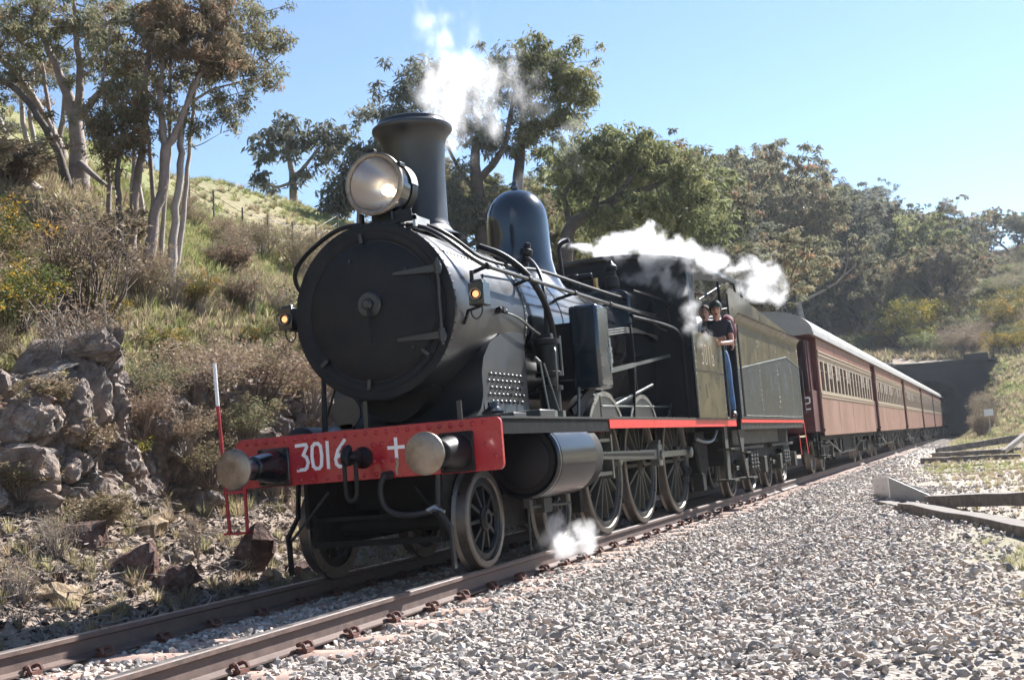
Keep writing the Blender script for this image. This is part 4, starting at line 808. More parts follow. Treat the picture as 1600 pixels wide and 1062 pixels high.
for i in range(nu+1):
    for j in range(nv+1):
        u, v = i/nu, j/nv; coalm.v.append((-1.12+2.24*u, .3+v*(TL-.9), 2.8+.42*math.sin(math.pi*u)**.6*math.sin(math.pi*min(1, v*1.1))**.5+cb.uniform(-.05, .05)))
coalm.f = [(i*(nv+1)+j, (i+1)*(nv+1)+j, (i+1)*(nv+1)+j+1, i*(nv+1)+j+1) for i in range(nu) for j in range(nv)]
tp('coal', coalm, 'frame_black', kind='stuff', ang=10)
rv = [(1.271, y_, z_) for y_ in (.10, 2.0, 3.9, 5.6, TL-.08) for z_ in np.arange(1.33, 2.75, .085)]+[(1.271, y_, 1.31) for y_ in np.arange(.2, TL, .14)]
rivets('tank_rivet', [(p[0]+.003, p[1], p[2]) for p in rv], (1, 0, 0), .012, ten, 'tender_grey')
tp('tank_handrail', MB().cyl((1.33, -.02, 1.30), (1.33, -.02, 2.75), .018).cyl((1.33, TL, 1.4), (1.33, TL, 2.3), .014), 'gloss_black')
tp('tender_valance', MB().box(-1.25, 1.25, -.02, TL+.05, 1.235, 1.266).box(-1.24, 1.24, .0, TL, 1.10, 1.234), 'frame_black')
tp('tender_red_edge', MB().box(1.2505, 1.262, -.02, TL+.05, 1.205, 1.262).obox((1.256, TL+.06, 1.20), (1.256, TL+.30, .55), .012, .05, (0, 1, 0)).obox((1.256, TL-.75, .95), (1.256, TL-.68, .55), .012, .035, (0, 1, 0)), 'valance_red')
tp('step_plate', MB().prism([(.05, 1.10), (.55, 1.10), (.35, .75), (.62, .32), (.50, .32), (.22, .75)], 1.15, 1.18, 'yz').box(1.0, 1.27, .48, .85, .30, .33).box(1.05, 1.25, .25, .55, .72, .745), 'wheel_dusty', label='bent dusty step bracket at the front of the tender')
tp('tender_frame', MB().box(-1.0, -.96, .3, TL, .62, 1.1).box(.98, 1.02, .3, TL-2.0, .86, 1.1), 'wheel_dusty')
tp('tender_underframe', MB().box(-.9, .9, .2, TL, .55, 1.1), 'grimy_black')
for k_, y0 in enumerate((1.95, 5.5)):
    bg_ = MB(); bg_.obox((.96, y0-1.35, .48), (.96, y0+1.35, .48), .06, .07).obox((.96, y0-1.3, .80), (.96, y0+1.3, .80), .06, .05)
    for yy_ in (-.92, .92): bg_.box(.90, 1.08, y0+yy_-.12, y0+yy_+.12, .33, .62).obox((.98, y0+yy_-.2, .35), (.98, y0, .75), .05, .05).obox((.98, y0+yy_+.2, .35), (.98, y0, .75), .05, .04)
    for yy_ in (-.25, 0, .25):
        for q in range(5): bg_.lathe([(0, .06), (.03, .07), (.06, .06)], (1.0, y0+yy_, .42+q*.065), (0, 0, 1), 10)
    bo = tp('bogie', bg_, 'wheel_dusty', bevel=.006)
    for yy_ in (-.92, .92):
        for sx in (1, -1): wheel(.42, 8, ten, sx*.745, y0+yy_, tm='tyre_steel', rot=.2)
tp('fire_iron', MB().cyl((.9, -.1, 3.0), (1.0, 1.1, 3.15), .02).cyl((.8, -.2, 3.2), (.95, .8, 3.5), .02), 'frame_black')
for y_, h in ((.45, .45), (1.9, .30), (2.5, .34), (2.75, .30)):
    tp('iron_hoop', MB().tube(smooth([(1.0, y_, 3.1), (1.0, y_-.03, 3.35+h), (.95, y_-.12, 3.45+h), (.85, y_-.18, 3.38+h)], 2), .022, 8), 'frame_black')
# maroon canvas bundle hanging at the front of the tender
bun = MB(); rr = random.Random(3)
bun.lathe([(0, .02), (.04, .08), (.12, .12), (.26, .14), (.38, .12), (.46, .08), (.50, .02)], (1.20, 9.97, 2.42), (0, 0, 1), 18)
for i, v in enumerate(bun.v): n3 = mnoise.noise(Vector(v)*6)*.05; bun.v[i] = (v[0]+n3, v[1]+n3, v[2])
o = part('canvas_bundle', bun, 'maroon_canvas'); tag(o, 'dark red canvas bundle hanging between the cab and the tender', 'canvas bag')

# ------------------------------------------------------------------ coaches
CL, PITCH_ = 13.6, 15.35
def make_coach():
    t = thing('passenger_coach', 'x', 'railway coach', (0, 19.9, 0), group='maroon wooden coaches of the train')
    X_ = 1.30
    def p(name, mb, m, **k): return part(name, mb, m, k.pop('par', t), **k)
    nw, w0, w1 = 16, .20, CL-.20; st = (w1-w0)/nw
    for sx in (1, -1):
        a = lambda u, v: sorted((sx*u, sx*v))
        p('lower_panel', MB().box(*a(1.27, X_), 0, CL, .90, 1.80), 'coach_maroon')
        p('waist_rail', MB().box(*a(1.27, X_+.022), 0, CL, 1.865, 1.90).box(*a(1.27, X_+.020), 0, CL, 1.80, 1.825), 'coach_cream'); p('waist_board', MB().box(*a(1.27, X_+.010), 0, CL, 1.8255, 1.8645), 'coach_tan')
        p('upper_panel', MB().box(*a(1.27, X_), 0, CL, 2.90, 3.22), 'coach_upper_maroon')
        p('cornice_board', MB().box(*a(1.27, X_+.010), 0, CL, 2.72, 2.885), 'coach_tan'); p('cornice_rail', MB().box(*a(X_+.0101, X_+.026), 0, CL, 2.775, 2.80).box(*a(X_+.0101, X_+.026), 0, CL, 2.865, 2.90), 'coach_cream')
        if sx > 0:
            jn = MB()
            for i in range(1, 4): jn.box(X_+.0002, X_+.003, i*CL/4-.012, i*CL/4+.012, .92, 1.79).box(X_+.0002, X_+.003, i*CL/4-.01, i*CL/4+.01, 2.905, 3.21)
            p('panel_joint', jn, 'coach_dark_maroon')
    WM = []
    fr = MB(); g = st/2
    for y0, y1 in ((-g, -g+.11), (g-.11, g)): fr.box(-.03, .0, y0+.002, y1-.002, 1.90, 2.72)
    fr.box(-.03, -.004, -g+.11, g-.11, 1.90, 1.96).box(-.03, -.004, -g+.11, g-.11, 2.66, 2.72)
    frm = mesh_of('window', fr, 'sash_wood'); pn = mesh_of('pane', MB().box(-.032, -.025, -g+.11, g-.11, 1.96, 2.66), 'window_glass')
    mu = mesh_of('glazing_bar', MB().box(-.028, -.006, -.018, .018, 1.96, 2.66).box(-.029, -.01, -g+.11, g-.11, 2.42, 2.45), 'coach_dark_maroon')
    for i in range(nw):
        w = part('window', frm, None, t, loc=(X_, w0+st*(i+.5), 0)); part('pane', pn, None, w); part('glazing_bar', mu, None, w)
    p('corner_post', MB().box(X_-.03, X_+.004, 0, w0, 1.90, 2.72).box(X_-.03, X_+.004, w1, CL, 1.90, 2.72), 'coach_maroon')
    p('far_windows', MB().box(-X_+.01, -X_+.03, 0, CL, 1.90, 2.72), 'window_glass', kind='stuff')
    p('end_wall', MB().box(-1.27, 1.27, 0, .03, .95, 3.2).box(-1.27, 1.27, CL-.03, CL, .95, 3.2).box(-1.32, 1.32, -.03, 0.0, 1.0, 1.05).box(.35, .41, -.03, 0, .95, 3.3).box(1.0, 1.05, -.03, 0, .95, 3.2), 'coach_dark_maroon')
    p('platform_screen', MB().box(1.18, 1.22, -.95, -.9, 1.0, 3.1).box(-1.22, 1.20, -.96, -.90, 1.0, 1.9).box(1.18, 1.22, -.9, 0, 1.0, 1.95).box(1.16, 1.20, CL+.0, CL+.85, 1.0, 3.1).box(1.12, 1.16, -.88, 0, 1.9, 3.1), 'coach_dark_maroon')
    rf = [(1.38*math.cos(a_), 3.24+.64*math.sin(a_)**1.0) for a_ in np.linspace(0, math.pi, 22)]
    rf = [(1.37, 3.22)]+[(1.37*math.copysign(abs(math.cos(a_))**.8, math.cos(a_)), 3.27+.58*math.sin(a_)) for a_ in np.linspace(0, math.pi, 20)]+[(-1.37, 3.22)]
    p('roof', MB().prism(rf, -.95, CL+.8, 'xz'), 'coach_roof')
    p('roof_edge', MB().box(1.371, 1.385, -.95, CL+.8, 3.20, 3.275), 'galvanised')
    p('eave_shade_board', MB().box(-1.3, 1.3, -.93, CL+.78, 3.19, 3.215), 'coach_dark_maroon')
    vt = MB()
    for i in range(6): vt.lathe([(0, .10), (.08, .10), (.10, .16), (.13, .16), (.16, .02)], (.0, 1.2+i*2.2, 3.84), (0, 0, 1), 12)
    p('roof_ventilator', vt, 'coach_roof')
    p('underframe', MB().box(-1.15, 1.15, -.9, CL+.8, .78, .9).box(-1.0, 1.0, 4, 9, .55, .78).box(.7, 1.1, 5.2, 6.6, .42, .8).cyl((-.6, 7, .6), (.6, 7, .6), .2), 'grimy_black')
    p('truss_rod', MB().tube([(1.05, 2.2, .80), (1.05, 5.0, .42), (1.05, 8.6, .42), (1.05, 11.4, .80)], .022, 6).cyl((1.05, 5, .42), (1.05, 5, .8), .03).cyl((1.05, 8.6, .42), (1.05, 8.6, .8), .03).cyl((1.0, 4.2, .8), (1.0, 5.1, .35), .02), 'rod_steel')
    p('coach_steps', MB().box(1.1, 1.4, -.75, -.15, .42, .45).box(1.12, 1.38, -.75, -.15, .72, .75).box(1.1, 1.4, CL+.1, CL+.7, .42, .45).box(1.16, 1.20, -.7, -.66, .42, 1.0).box(1.16, 1.2, -.2, -.16, .42, 1.0).box(1.16, 1.2, CL+.1, CL+.14, .42, 1.0), 'grimy_black')
    for yb in (2.0, CL-2.0):
        b_ = MB().obox((.98, yb-1.4, .62), (.98, yb+1.4, .62), .08, .10)
        for q in (-.9, .9): b_.box(.92, 1.10, yb+q-.13, yb+q+.13, .34, .62).obox((1.0, yb+q, .5), (1.0, yb+q*.4, .60), .05, .04)
        b_.box(.9, 1.06, yb-.3, yb+.3, .35, .40).lathe([(0, .07), (.2, .07)], (1.0, yb-.18, .4), (0, 0, 1), 10).lathe([(0, .07), (.2, .07)], (1.0, yb+.18, .4), (0, 0, 1), 10)
        p('bogie', b_, 'wheel_dusty')
        for q in (-.9, .9):
            for sx in (1, -1):
                key = 'coachwheel'
                if key not in WH: WH[key] = mesh_of('wheel', MB().lathe([(-.07, .3), (-.07, .47), (-.04, .45), (.06, .44), (.06, .36), (.03, .34), (.02, .12), (.06, .10), (.06, .001)], (0, 0, 0), (1, 0, 0), 36), 'tyre_steel')
                part('wheel', WH[key], None, t, loc=(sx*.745, yb+q, .44), rot=(0, 0, 0 if sx > 0 else math.pi))
    return t
c0 = make_coach()
CLAB = ['first maroon coach, right behind the tender, with cream window band', 'second coach behind the tender, long row of narrow windows', 'third coach behind the tender, halfway to the tunnel', 'fourth coach behind the tender', 'fifth coach behind the tender, just outside the tunnel', 'last coach in view, entering the tunnel mouth']
for i in range(6):
    c = c0 if i == 0 else copy_tree(c0); c.location.y = 19.9+PITCH_*i; c['label'] = CLAB[i]
    if i == 0: bl_me = mesh_of('window_blind', MB().box(-.024, -.012, -.29, .29, 2.30, 2.66), 'old_timber'); rb3 = random.Random(8)
    for w in [q for q in c.children if q.name.startswith('window')]:
        if rb3.random() < .22: part('window_blind', bl_me, None, w).scale = (1, 1, 1)
    if i == 0:
        dg = MB()
        for (a, b), (c1, d1) in (((-.055, .26), (.055, .26)), ((.055, .26), (.055, .14)), ((.055, .14), (-.055, .12)), ((-.055, .12), (-.055, 0)), ((-.055, 0), (.06, 0))): dg.obox((1.10+a, -.968, 1.52+b), (1.10+c1, -.968, 1.52+d1), .006, .03, (0, 0, 1) if abs(a-c1) > .02 else (1, 0, 0))
        part('end_number', dg, 'white_paint', c, label='white 2 painted on the coach end')

# ------------------------------------------------------------------ tunnel mouth
tun = thing('tunnel_portal', 'dark brick tunnel mouth with stepped parapet at the end of the train', 'tunnel', (0, 99.4, 0))
RI, ZI = 2.45, 3.1
arc = [(RI*math.cos(t), ZI+1.75*math.sin(t)) for t in np.linspace(0, math.pi, 25)]
outer = [(6.2, -1), (6.2, 5.6), (5.3, 6.35), (3.4, 6.35), (3.4, 6.1), (-9, 6.1), (-9, -1)]
m_ = MB(); inner = [(RI, -1)]+arc+[(-RI, -1)]
def portal(y0, y1):
    o_ = [(6.2, -1), (6.2, 6.0), (3.4, 6.0)]; n = len(inner)
    vs = [(a, y, b) for y in (y0, y1) for a, b in inner]+[]
    tops = [(max(-9, min(6.2, a*1.0)) if abs(a) < RI-.01 else math.copysign(RI, a), 6.1) for a, b in inner]
    tops[0] = (RI, 6.1)
    vs += [(a, y, b) for y in (y0, y1) for a, b in [(RI, 6.1)]+[(a, 6.1) for a, b in arc]+[(-RI, 6.1)]]
    f = []
    for k in (0, 1):
        for i in range(n-1): f.append((k*n+i, k*n+i+1, 2*n+k*n+i+1, 2*n+k*n+i))
    for i in range(n-1): f.append((i, i+1, n+i+1, n+i))
    return MB().add(vs, f)
pw = portal(0, .6); pw.box(RI, 6.3, 0, .6, -1, 6.1).box(-9, -RI, 0, .6, -1, 6.1)
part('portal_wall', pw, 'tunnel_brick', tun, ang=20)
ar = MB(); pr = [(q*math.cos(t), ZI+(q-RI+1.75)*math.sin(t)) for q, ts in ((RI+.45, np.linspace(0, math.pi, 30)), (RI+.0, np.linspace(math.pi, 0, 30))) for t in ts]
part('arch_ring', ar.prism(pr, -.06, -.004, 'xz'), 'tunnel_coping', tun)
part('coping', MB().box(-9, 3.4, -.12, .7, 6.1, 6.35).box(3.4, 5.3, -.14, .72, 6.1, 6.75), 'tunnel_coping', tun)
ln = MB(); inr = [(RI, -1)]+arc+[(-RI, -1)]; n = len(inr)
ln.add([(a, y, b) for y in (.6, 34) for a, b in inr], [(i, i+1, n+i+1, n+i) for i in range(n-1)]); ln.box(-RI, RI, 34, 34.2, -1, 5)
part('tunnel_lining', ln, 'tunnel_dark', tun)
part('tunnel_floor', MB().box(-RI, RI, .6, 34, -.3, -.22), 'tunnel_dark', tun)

# ------------------------------------------------------------------ vegetation
def at(px, py, D):
    """the place seen at a pixel of the photograph, D metres away over the ground"""
    d = fw+(float(px)-800)/FPX*r2-(float(py)-531)/FPX*u2; return CAM+d*(D/math.hypot(d.x, d.y))
def leaves(rs, C, rad, n, ln, wd, droop=.7):
    """n lens-shaped leaves round each of the clump centres C (k,3) with radii rad (k,3)"""
    k = len(C); P = rs.normal(size=(k, n, 3)); P /= np.maximum(np.linalg.norm(P, axis=2, keepdims=True), 1e-6); P *= rs.rand(k, n, 1)**.45
    P = C[:, None, :]+P*rad[:, None, :]; P = P.reshape(-1, 3); m = len(P)
    d = rs.normal(size=(m, 3)); d[:, 2] = d[:, 2]*.6-droop*1.6; d /= np.linalg.norm(d, axis=1, keepdims=True)
    s = np.cross(d, rs.normal(size=(m, 3))); s /= np.linalg.norm(s, axis=1, keepdims=True)
    l = ln*rs.uniform(.6, 1.3, (m, 1)); w = wd*rs.uniform(.6, 1.3, (m, 1))/2
    V_ = np.stack([P, P+d*l*.42+s*w, P+d*l, P+d*l*.42-s*w], 1).reshape(-1, 3)
    rn = np.clip(np.repeat(rs.rand(k), n)*.55+rs.rand(m)*.45, 0, 1)
    return V_, np.arange(m*4).reshape(m, 4), rn
def twig_tubes(pairs, r0, r1, n=3):
    """thin three-sided twigs from a to b"""
    mb = MB()
    for a, b in pairs: mb.cyl(a, b, r0, r1, n=n)
    return mb
def wander(p, q, r, k=5, amp=.06):
    p, q = Vector(p), Vector(q); L_ = (q-p).length; out = []
    off = Vector((r.uniform(-1, 1), r.uniform(-1, 1), r.uniform(-.5, .5)))*amp*L_
    for i in range(k+1):
        t = i/k; out.append(p.lerp(q, t)+off*math.sin(math.pi*t)+Vector((r.uniform(-1, 1), r.uniform(-1, 1), 0))*amp*.15*L_*(0 < i < k))
    return out
def gum_parts(seed, H, spread, forks=3, dens=110, leaf=(.30, .09), trunk=.16, low=.35, csize=.11, up=.9):
    """a gum tree as (wood MB, leaf verts, faces, rnd); base at the origin"""
    r = random.Random(seed); rs = np.random.RandomState(seed); wood = MB(); ends = []
    def rec(p, d, L_, rad, lv):
        k = 5; pts = [p]; dd = d.copy()
        for i in range(k):
            dd = (dd+Vector((r.gauss(0, .16), r.gauss(0, .16), r.gauss(.03, .10)))).normalized(); pts.append(pts[-1]+dd*L_/k)
        wood.tube(pts, 0, 7 if lv < 2 else 4, [rad*(1-.38*i/k) for i in range(k+1)])
        if lv >= 3:
            ends.append((pts[-1], L_)); ends.append((pts[3]+Vector((r.gauss(0, .1), r.gauss(0, .1), 0))*L_, L_)); return
        nb = (forks if lv == 0 else r.choice((2, 3, 3)))
        a0 = r.uniform(0, 6.28)
        for i in range(nb):
            a = a0+6.283*i/nb+r.uniform(-.5, .5); t = r.uniform(.35, .75)*(1+.3*(lv == 0))*spread
            v = (dd*up+Vector((math.cos(a), math.sin(a), .15))*t).normalized(); rec(pts[-1], v, L_*r.uniform(.62, .85)*(1 if lv else .75), rad*.62*r.uniform(.75, 1), lv+1)
        if lv >= 1:
            a = r.uniform(0, 6.28); rec(pts[3], (dd*.4+Vector((math.cos(a), math.sin(a), .1))).normalized(), L_*.5, rad*.35, 3)
        elif r.random() < .7:
            a = r.uniform(0, 6.28); rec(pts[4], (dd*.6+Vector((math.cos(a), math.sin(a), .1))).normalized(), L_*.6, rad*.45, 2)
    rec(Vector((0, 0, -.3)), Vector((r.uniform(-.1, .1), r.uniform(-.1, .1), 1)).normalized(), H*low, trunk, 0)
    C = []; Rr = []
    for e, L_ in ends:
        for _ in range(5):
            C.append([e.x+r.gauss(0, .42)*csize*H, e.y+r.gauss(0, .42)*csize*H, e.z+r.gauss(.0, .25)*csize*H]); q = csize*H*r.uniform(.16, .38); Rr.append([q, q, q*.62])
    C = np.array(C); z = C[:, 2].max(); f = H/max(z, 1e-3)
    Vl, Fl, rn = leaves(rs, C*f, np.array(Rr), dens, *leaf)
    wood.v = [(a*f, b*f, c*f) for a, b, c in wood.v]
    return wood, Vl, Fl, rn
def tree_from(name, parts, bark, leafm, label, cat='tree', group=None, loc=(0, 0, 0), crown='crown', trunkn='trunk'):
    t = thing(name, label, cat, loc, 0, group); wood, Vl, Fl, rn = parts
    part(trunkn, mesh_of(trunkn, wood, bark, ang=60, fixn=False), None, t); part(crown, np_mesh(crown, Vl, Fl, leafm, rn), None, t); return t

# --- the near clump of gums on the bank, left
def limb_tree(name, label, limbs, clumps, bark, leafm, leaf=(.095, .024), sub=21, dens=58, seed=1, srad=.165, group=None, rsc=.58, dsc=None):
    """limbs: lists of (px, py, D, radius); clumps: (px, py, D, rx, ry in px, amount)"""
    r = random.Random(seed); rs = np.random.RandomState(seed); wood = MB()
    dsc = dsc or (1.17 if group else 1.0); limbs = [[(a, b, D*dsc, q) for a, b, D, q in l] for l in limbs]; clumps = [(c[0], c[1], c[2]*dsc, *c[3:]) for c in clumps]
    L3 = [[(at(a, b, D), q*rsc) for a, b, D, q in l] for l in limbs]; base = L3[0][0][0].copy(); base.z = gz(base.x, base.y)
    L3[0][0] = (base-Vector((0, 0, .15)), L3[0][0][1]*1.25); nodes = []
    for l in L3:
        pts = []; rr = []
        for (a, ra), (b, rb) in zip(l[:-1], l[1:]):
            for i in range(4):
                t = i/4; pts.append(a.lerp(b, t)); rr.append(ra+(rb-ra)*t)
        pts.append(l[-1][0]); rr.append(l[-1][1])
        P2 = [pts[0]]+[(pts[i-1]+pts[i]*2+pts[i+1])/4+Vector((r.gauss(0, .012), r.gauss(0, .012), 0)) for i in range(1, len(pts)-1)]+[pts[-1]]
        wood.tube([p-base for p in P2], 0, 9, rr); nodes += [(p-base, q) for p, q in zip(P2, rr)]
    C = []; Rr = []
    for px, py, D, rx, ry, am in clumps:
        c = at(px, py, D)-base; sx = rx*D/FPX*1.15; sy = ry*D/FPX*1.15; near = min(nodes, key=lambda n: (n[0]-c).length)
        hub = c+Vector((0, 0, -.25*sy)); w = wander(near[0], hub, r, 4, .1); wood.tube(w, 0, 5, [max(.012, near[1]*.5)*(1-.17*i) for i in range(5)])
        for _ in range(max(3, int(sub*am))):
            v = Vector((r.gauss(0, 1), r.gauss(0, 1), r.gauss(0, 1)))*.62; q = c+Vector((v.x*sx, v.y*sx, v.z*sy))
            C.append(list(q)); s_ = srad*r.uniform(.6, 1.25); Rr.append([s_, s_, s_*.75]); wood.cyl(hub.lerp(q, .1), q, .012, .005, n=3)
    pr = (wood, *leaves(rs, np.array(C), np.array(Rr), dens, *leaf))
    return tree_from(name, pr, bark, leafm, label, group=group, loc=base)
G1 = 'gum trees in the clump on the bank at left'
limb_tree('gum_tree', 'pale slender gum, rightmost of the left clump, branches reaching over the sky',
  [[(263, 420, 17, .13), (273, 347, 17, .11), (282, 254, 17, .10), (283, 200, 17, .085), (297, 148, 17, .07), (310, 110, 17, .05), (335, 60, 17, .03)], [(290, 165, 17, .045), (330, 140, 17.2, .035), (398, 122, 17.5, .02), (445, 80, 17.7, .008)], [(284, 235, 17, .02), (315, 225, 17, .014), (345, 208, 17, .004)]],
  [(400, 60, 17.3, 42, 35, 1.3), (435, 68, 17.6, 22, 26, .7), (375, 100, 17.2, 34, 24, .9), (412, 118, 17.5, 30, 18, .6), (350, 70, 17, 36, 34, 1.2), (340, 150, 17.2, 34, 18, .7), (350, 185, 17.1, 26, 12, .4), (375, 160, 17.4, 20, 14, .4), (310, 195, 17, 22, 20, .5), (385, 20, 17.5, 40, 26, 1.0)], 'gum_bark_pale', 'gum_leaf', seed=11, group=G1)
limb_tree('gum_tree', 'stout forked gum with rusty orange-brown crown, middle of the left clump',
  [[(226, 398, 16.6, .17), (238, 350, 16.6, .15), (252, 300, 16.6, .14), (258, 240, 16.6, .13), (250, 180, 16.7, .09), (252, 120, 16.7, .07), (258, 50, 16.8, .05)], [(258, 238, 16.6, .10), (276, 205, 16.6, .09), (292, 160, 16.6, .07), (318, 106, 16.6, .05), (335, 50, 16.6, .03)]],
  [(285, 40, 16.6, 52, 30, 1.9), (330, 50, 16.6, 42, 34, 1.6), (255, 20, 16.8, 40, 26, 1.3), (300, 85, 16.4, 56, 20, 1.7), (345, 95, 16.6, 24, 20, .7), (240, 75, 16.8, 26, 26, .9), (320, 10, 16.8, 45, 22, 1.3)], 'gum_bark', 'gum_leaf_rusty', seed=12, group=G1, dens=70)
limb_tree('gum_tree', 'straight brown-barked gum just left of the stout forked gum',
  [[(203, 384, 16.9, .14), (208, 330, 16.9, .12), (216, 271, 16.9, .11), (225, 203, 17, .10), (230, 120, 17, .085), (236, 40, 17.1, .06), (238, -30, 17.1, .04)], [(222, 215, 17, .04), (200, 190, 16.9, .03), (180, 180, 16.8, .015)]],
  [(215, 165, 16.7, 38, 26, 1.6), (182, 190, 16.7, 32, 24, 1.3), (205, 215, 16.6, 26, 16, .8), (235, 140, 17, 30, 20, .9), (205, 100, 17.2, 24, 24, .6), (228, 20, 17.2, 40, 26, 1.1), (170, 160, 16.9, 22, 16, .5)], 'gum_bark', 'gum_leaf', seed=13, group=G1)
limb_tree('gum_tree', 'thin dark-stemmed gum with shaggy base at the left foot of the straight gum',
  [[(192, 384, 16.5, .09), (186, 320, 16.5, .08), (182, 265, 16.5, .065), (190, 210, 16.6, .05), (192, 150, 16.8, .03)]],
  [(180, 235, 16.5, 24, 24, .9), (196, 205, 16.6, 22, 20, .7), (168, 210, 16.8, 20, 18, .5)], 'gum_bark_dark', 'gum_leaf_rusty', seed=14, group=G1)
limb_tree('gum_tree', 'slim pale sapling trunk between the stout gum and the rightmost pale gum',
  [[(249, 408, 17.4, .07), (256, 322, 17.4, .06), (266, 240, 17.5, .055), (264, 150, 17.6, .045), (270, 60, 17.8, .03)]], [(268, 110, 17.8, 26, 26, .7), (262, 10, 18, 34, 20, .8), (275, 160, 17.8, 16, 18, .35)], 'gum_bark_pale', 'gum_leaf_rusty', seed=15, group=G1)
limb_tree('gum_tree', 'short bare pale trunk leaning behind the straight gum',
  [[(223, 392, 17.8, .09), (222, 330, 17.8, .08), (215, 270, 17.9, .06), (205, 215, 18, .04)]], [(200, 130, 18.3, 20, 20, .35)], 'gum_bark_pale', 'gum_leaf', seed=16, group=G1)
limb_tree('gum_tree', 'massive grey gum dividing into three high limbs, upper left',
  [[(124, 280, 19.5, .30), (122, 240, 19.5, .26), (119, 190, 19.5, .22), (95, 119, 19.6, .13), (64, 47, 19.8, .09), (42, -20, 20, .06)], [(120, 190, 19.5, .16), (126, 106, 19.4, .11), (118, 40, 19.4, .08), (114, -30, 19.4, .05)], [(120, 188, 19.5, .14), (160, 140, 19.2, .10), (190, 112, 19, .08), (240, 85, 18.8, .05), (262, 30, 18.7, .03)], [(125, 255, 19.4, .12), (165, 290, 18.4, .06), (182, 296, 18, .04)]],
  [(60, 20, 19.8, 55, 26, 1.9), (120, 30, 19.3, 50, 30, 1.7), (30, 60, 19.9, 38, 26, 1.0), (160, 55, 19.3, 36, 30, 1.1), (90, 75, 19.6, 30, 20, .6), (170, 10, 19.5, 36, 22, 1.1), (140, 110, 19.4, 24, 18, .4), (10, 20, 20, 34, 28, 1.0), (190, 60, 19, 26, 24, .6)], 'gum_bark', 'gum_leaf', seed=17, leaf=(.11, .028), group=G1)
limb_tree('gum_tree', 'dark gum limb leaning steeply out of the frame at far left',
  [[(112, 282, 18.8, .13), (95, 245, 18.8, .12), (74, 205, 18.8, .11), (45, 160, 18.9, .10), (10, 128, 19, .09), (-30, 105, 19, .08)]], [(30, 120, 19.2, 30, 20, .6), (-10, 80, 19.2, 40, 30, .9), (60, 175, 19.2, 18, 14, .2)], 'gum_bark_dark', 'gum_leaf', seed=18, group=G1)
limb_tree('gum_tree', 'grey gum with a long limb rising left, just behind the dark leaning one',
  [[(102, 282, 20.5, .24), (97, 240, 20.5, .19), (64, 175, 20.4, .15), (30, 120, 20.3, .12), (-5, 85, 20.2, .10), (-40, 50, 20, .07)], [(85, 215, 20.4, .08), (70, 130, 20.5, .06), (60, 60, 20.6, .04)]], [(15, 45, 20.5, 34, 24, .8), (62, 95, 20.7, 24, 20, .5), (75, 150, 20.7, 20, 14, .25)], 'gum_bark', 'gum_leaf_rusty', seed=19, group=G1)
for i, (pl, cl, lb) in enumerate((
  ([(38, 308, 21.5, .12), (28, 260, 21.5, .11), (12, 215, 21.6, .10), (-12, 165, 21.7, .09), (-25, 100, 21.8, .07)], [(-5, 190, 22, 26, 20, .6), (10, 245, 22.5, 14, 22, .5)], 'pale gum trunk nearest the left edge of the picture'),
  ([(58, 310, 21, .11), (50, 250, 21, .10), (36, 190, 21, .085), (30, 120, 21.1, .07), (28, 50, 21.2, .05)], [(30, 140, 21.5, 24, 18, .5), (45, 90, 21.4, 22, 20, .5)], 'pale gum trunk second from the left edge'),
  ([(66, 306, 22, .10), (56, 240, 22, .09), (46, 180, 22, .08), (52, 110, 22, .06)], [(52, 130, 22.3, 24, 16, .4), (80, 110, 22.5, 20, 18, .4)], 'thin pale gum trunk third from the left edge'),
  ([(80, 290, 23, .16), (90, 240, 23, .12), (98, 190, 23, .10), (104, 120, 23, .07)], [(104, 120, 23, 28, 24, .6), (150, 180, 23.5, 22, 24, .6)], 'brownish gum trunk between the pale stems and the massive grey gum'))):
    limb_tree('gum_tree', lb, [pl], cl, 'gum_bark_pale' if i < 3 else 'gum_bark', 'gum_leaf_grey', seed=30+i, leaf=(.12, .03), group=G1)
for i_, (x0_, x1_, x2_, bk__, lb_) in enumerate(((235, 240, 222, 'gum_bark', 'slender brown gum stem just left of the stout forked gum'), (213, 206, 214, 'gum_bark_pale', 'slender pale gum stem right of the straight brown gum'), (176, 170, 160, 'gum_bark', 'slender gum stem left of the shaggy-based one'), (272, 288, 305, 'gum_bark_pale', 'thin stem curving right behind the rightmost pale gum'))):
    limb_tree('gum_tree', lb_, [[(x0_, 395, 17.6, .08), (x1_, 310, 17.6, .07), ((x1_+x2_)/2, 220, 17.7, .06), (x2_, 130, 17.8, .05), (x2_+12, 50, 18, .03)]], [(x2_, 110, 18, 26, 24, .6), (x2_+10, 30, 18, 30, 24, .7)], bk__, 'gum_leaf_grey' if i_ % 2 else 'gum_leaf', seed=60+i_, group=G1)
lg = MB(); a, b = at(-20, 245, 21), at(58, 303, 20.7); b.z = gz(b.x, b.y)+.06; bs_ = b.copy(); lg.tube([p-bs_ for p in wander(b, a, random.Random(2), 6, .02)], 0, 10, [.16, .15, .14, .14, .13, .13, .12])
lg_ = lg
o = part('fallen_trunk', lg, 'gum_bark_pale', loc=bs_, ang=60); tag(o, 'grey fallen trunk leaning up out of the left edge', 'log')

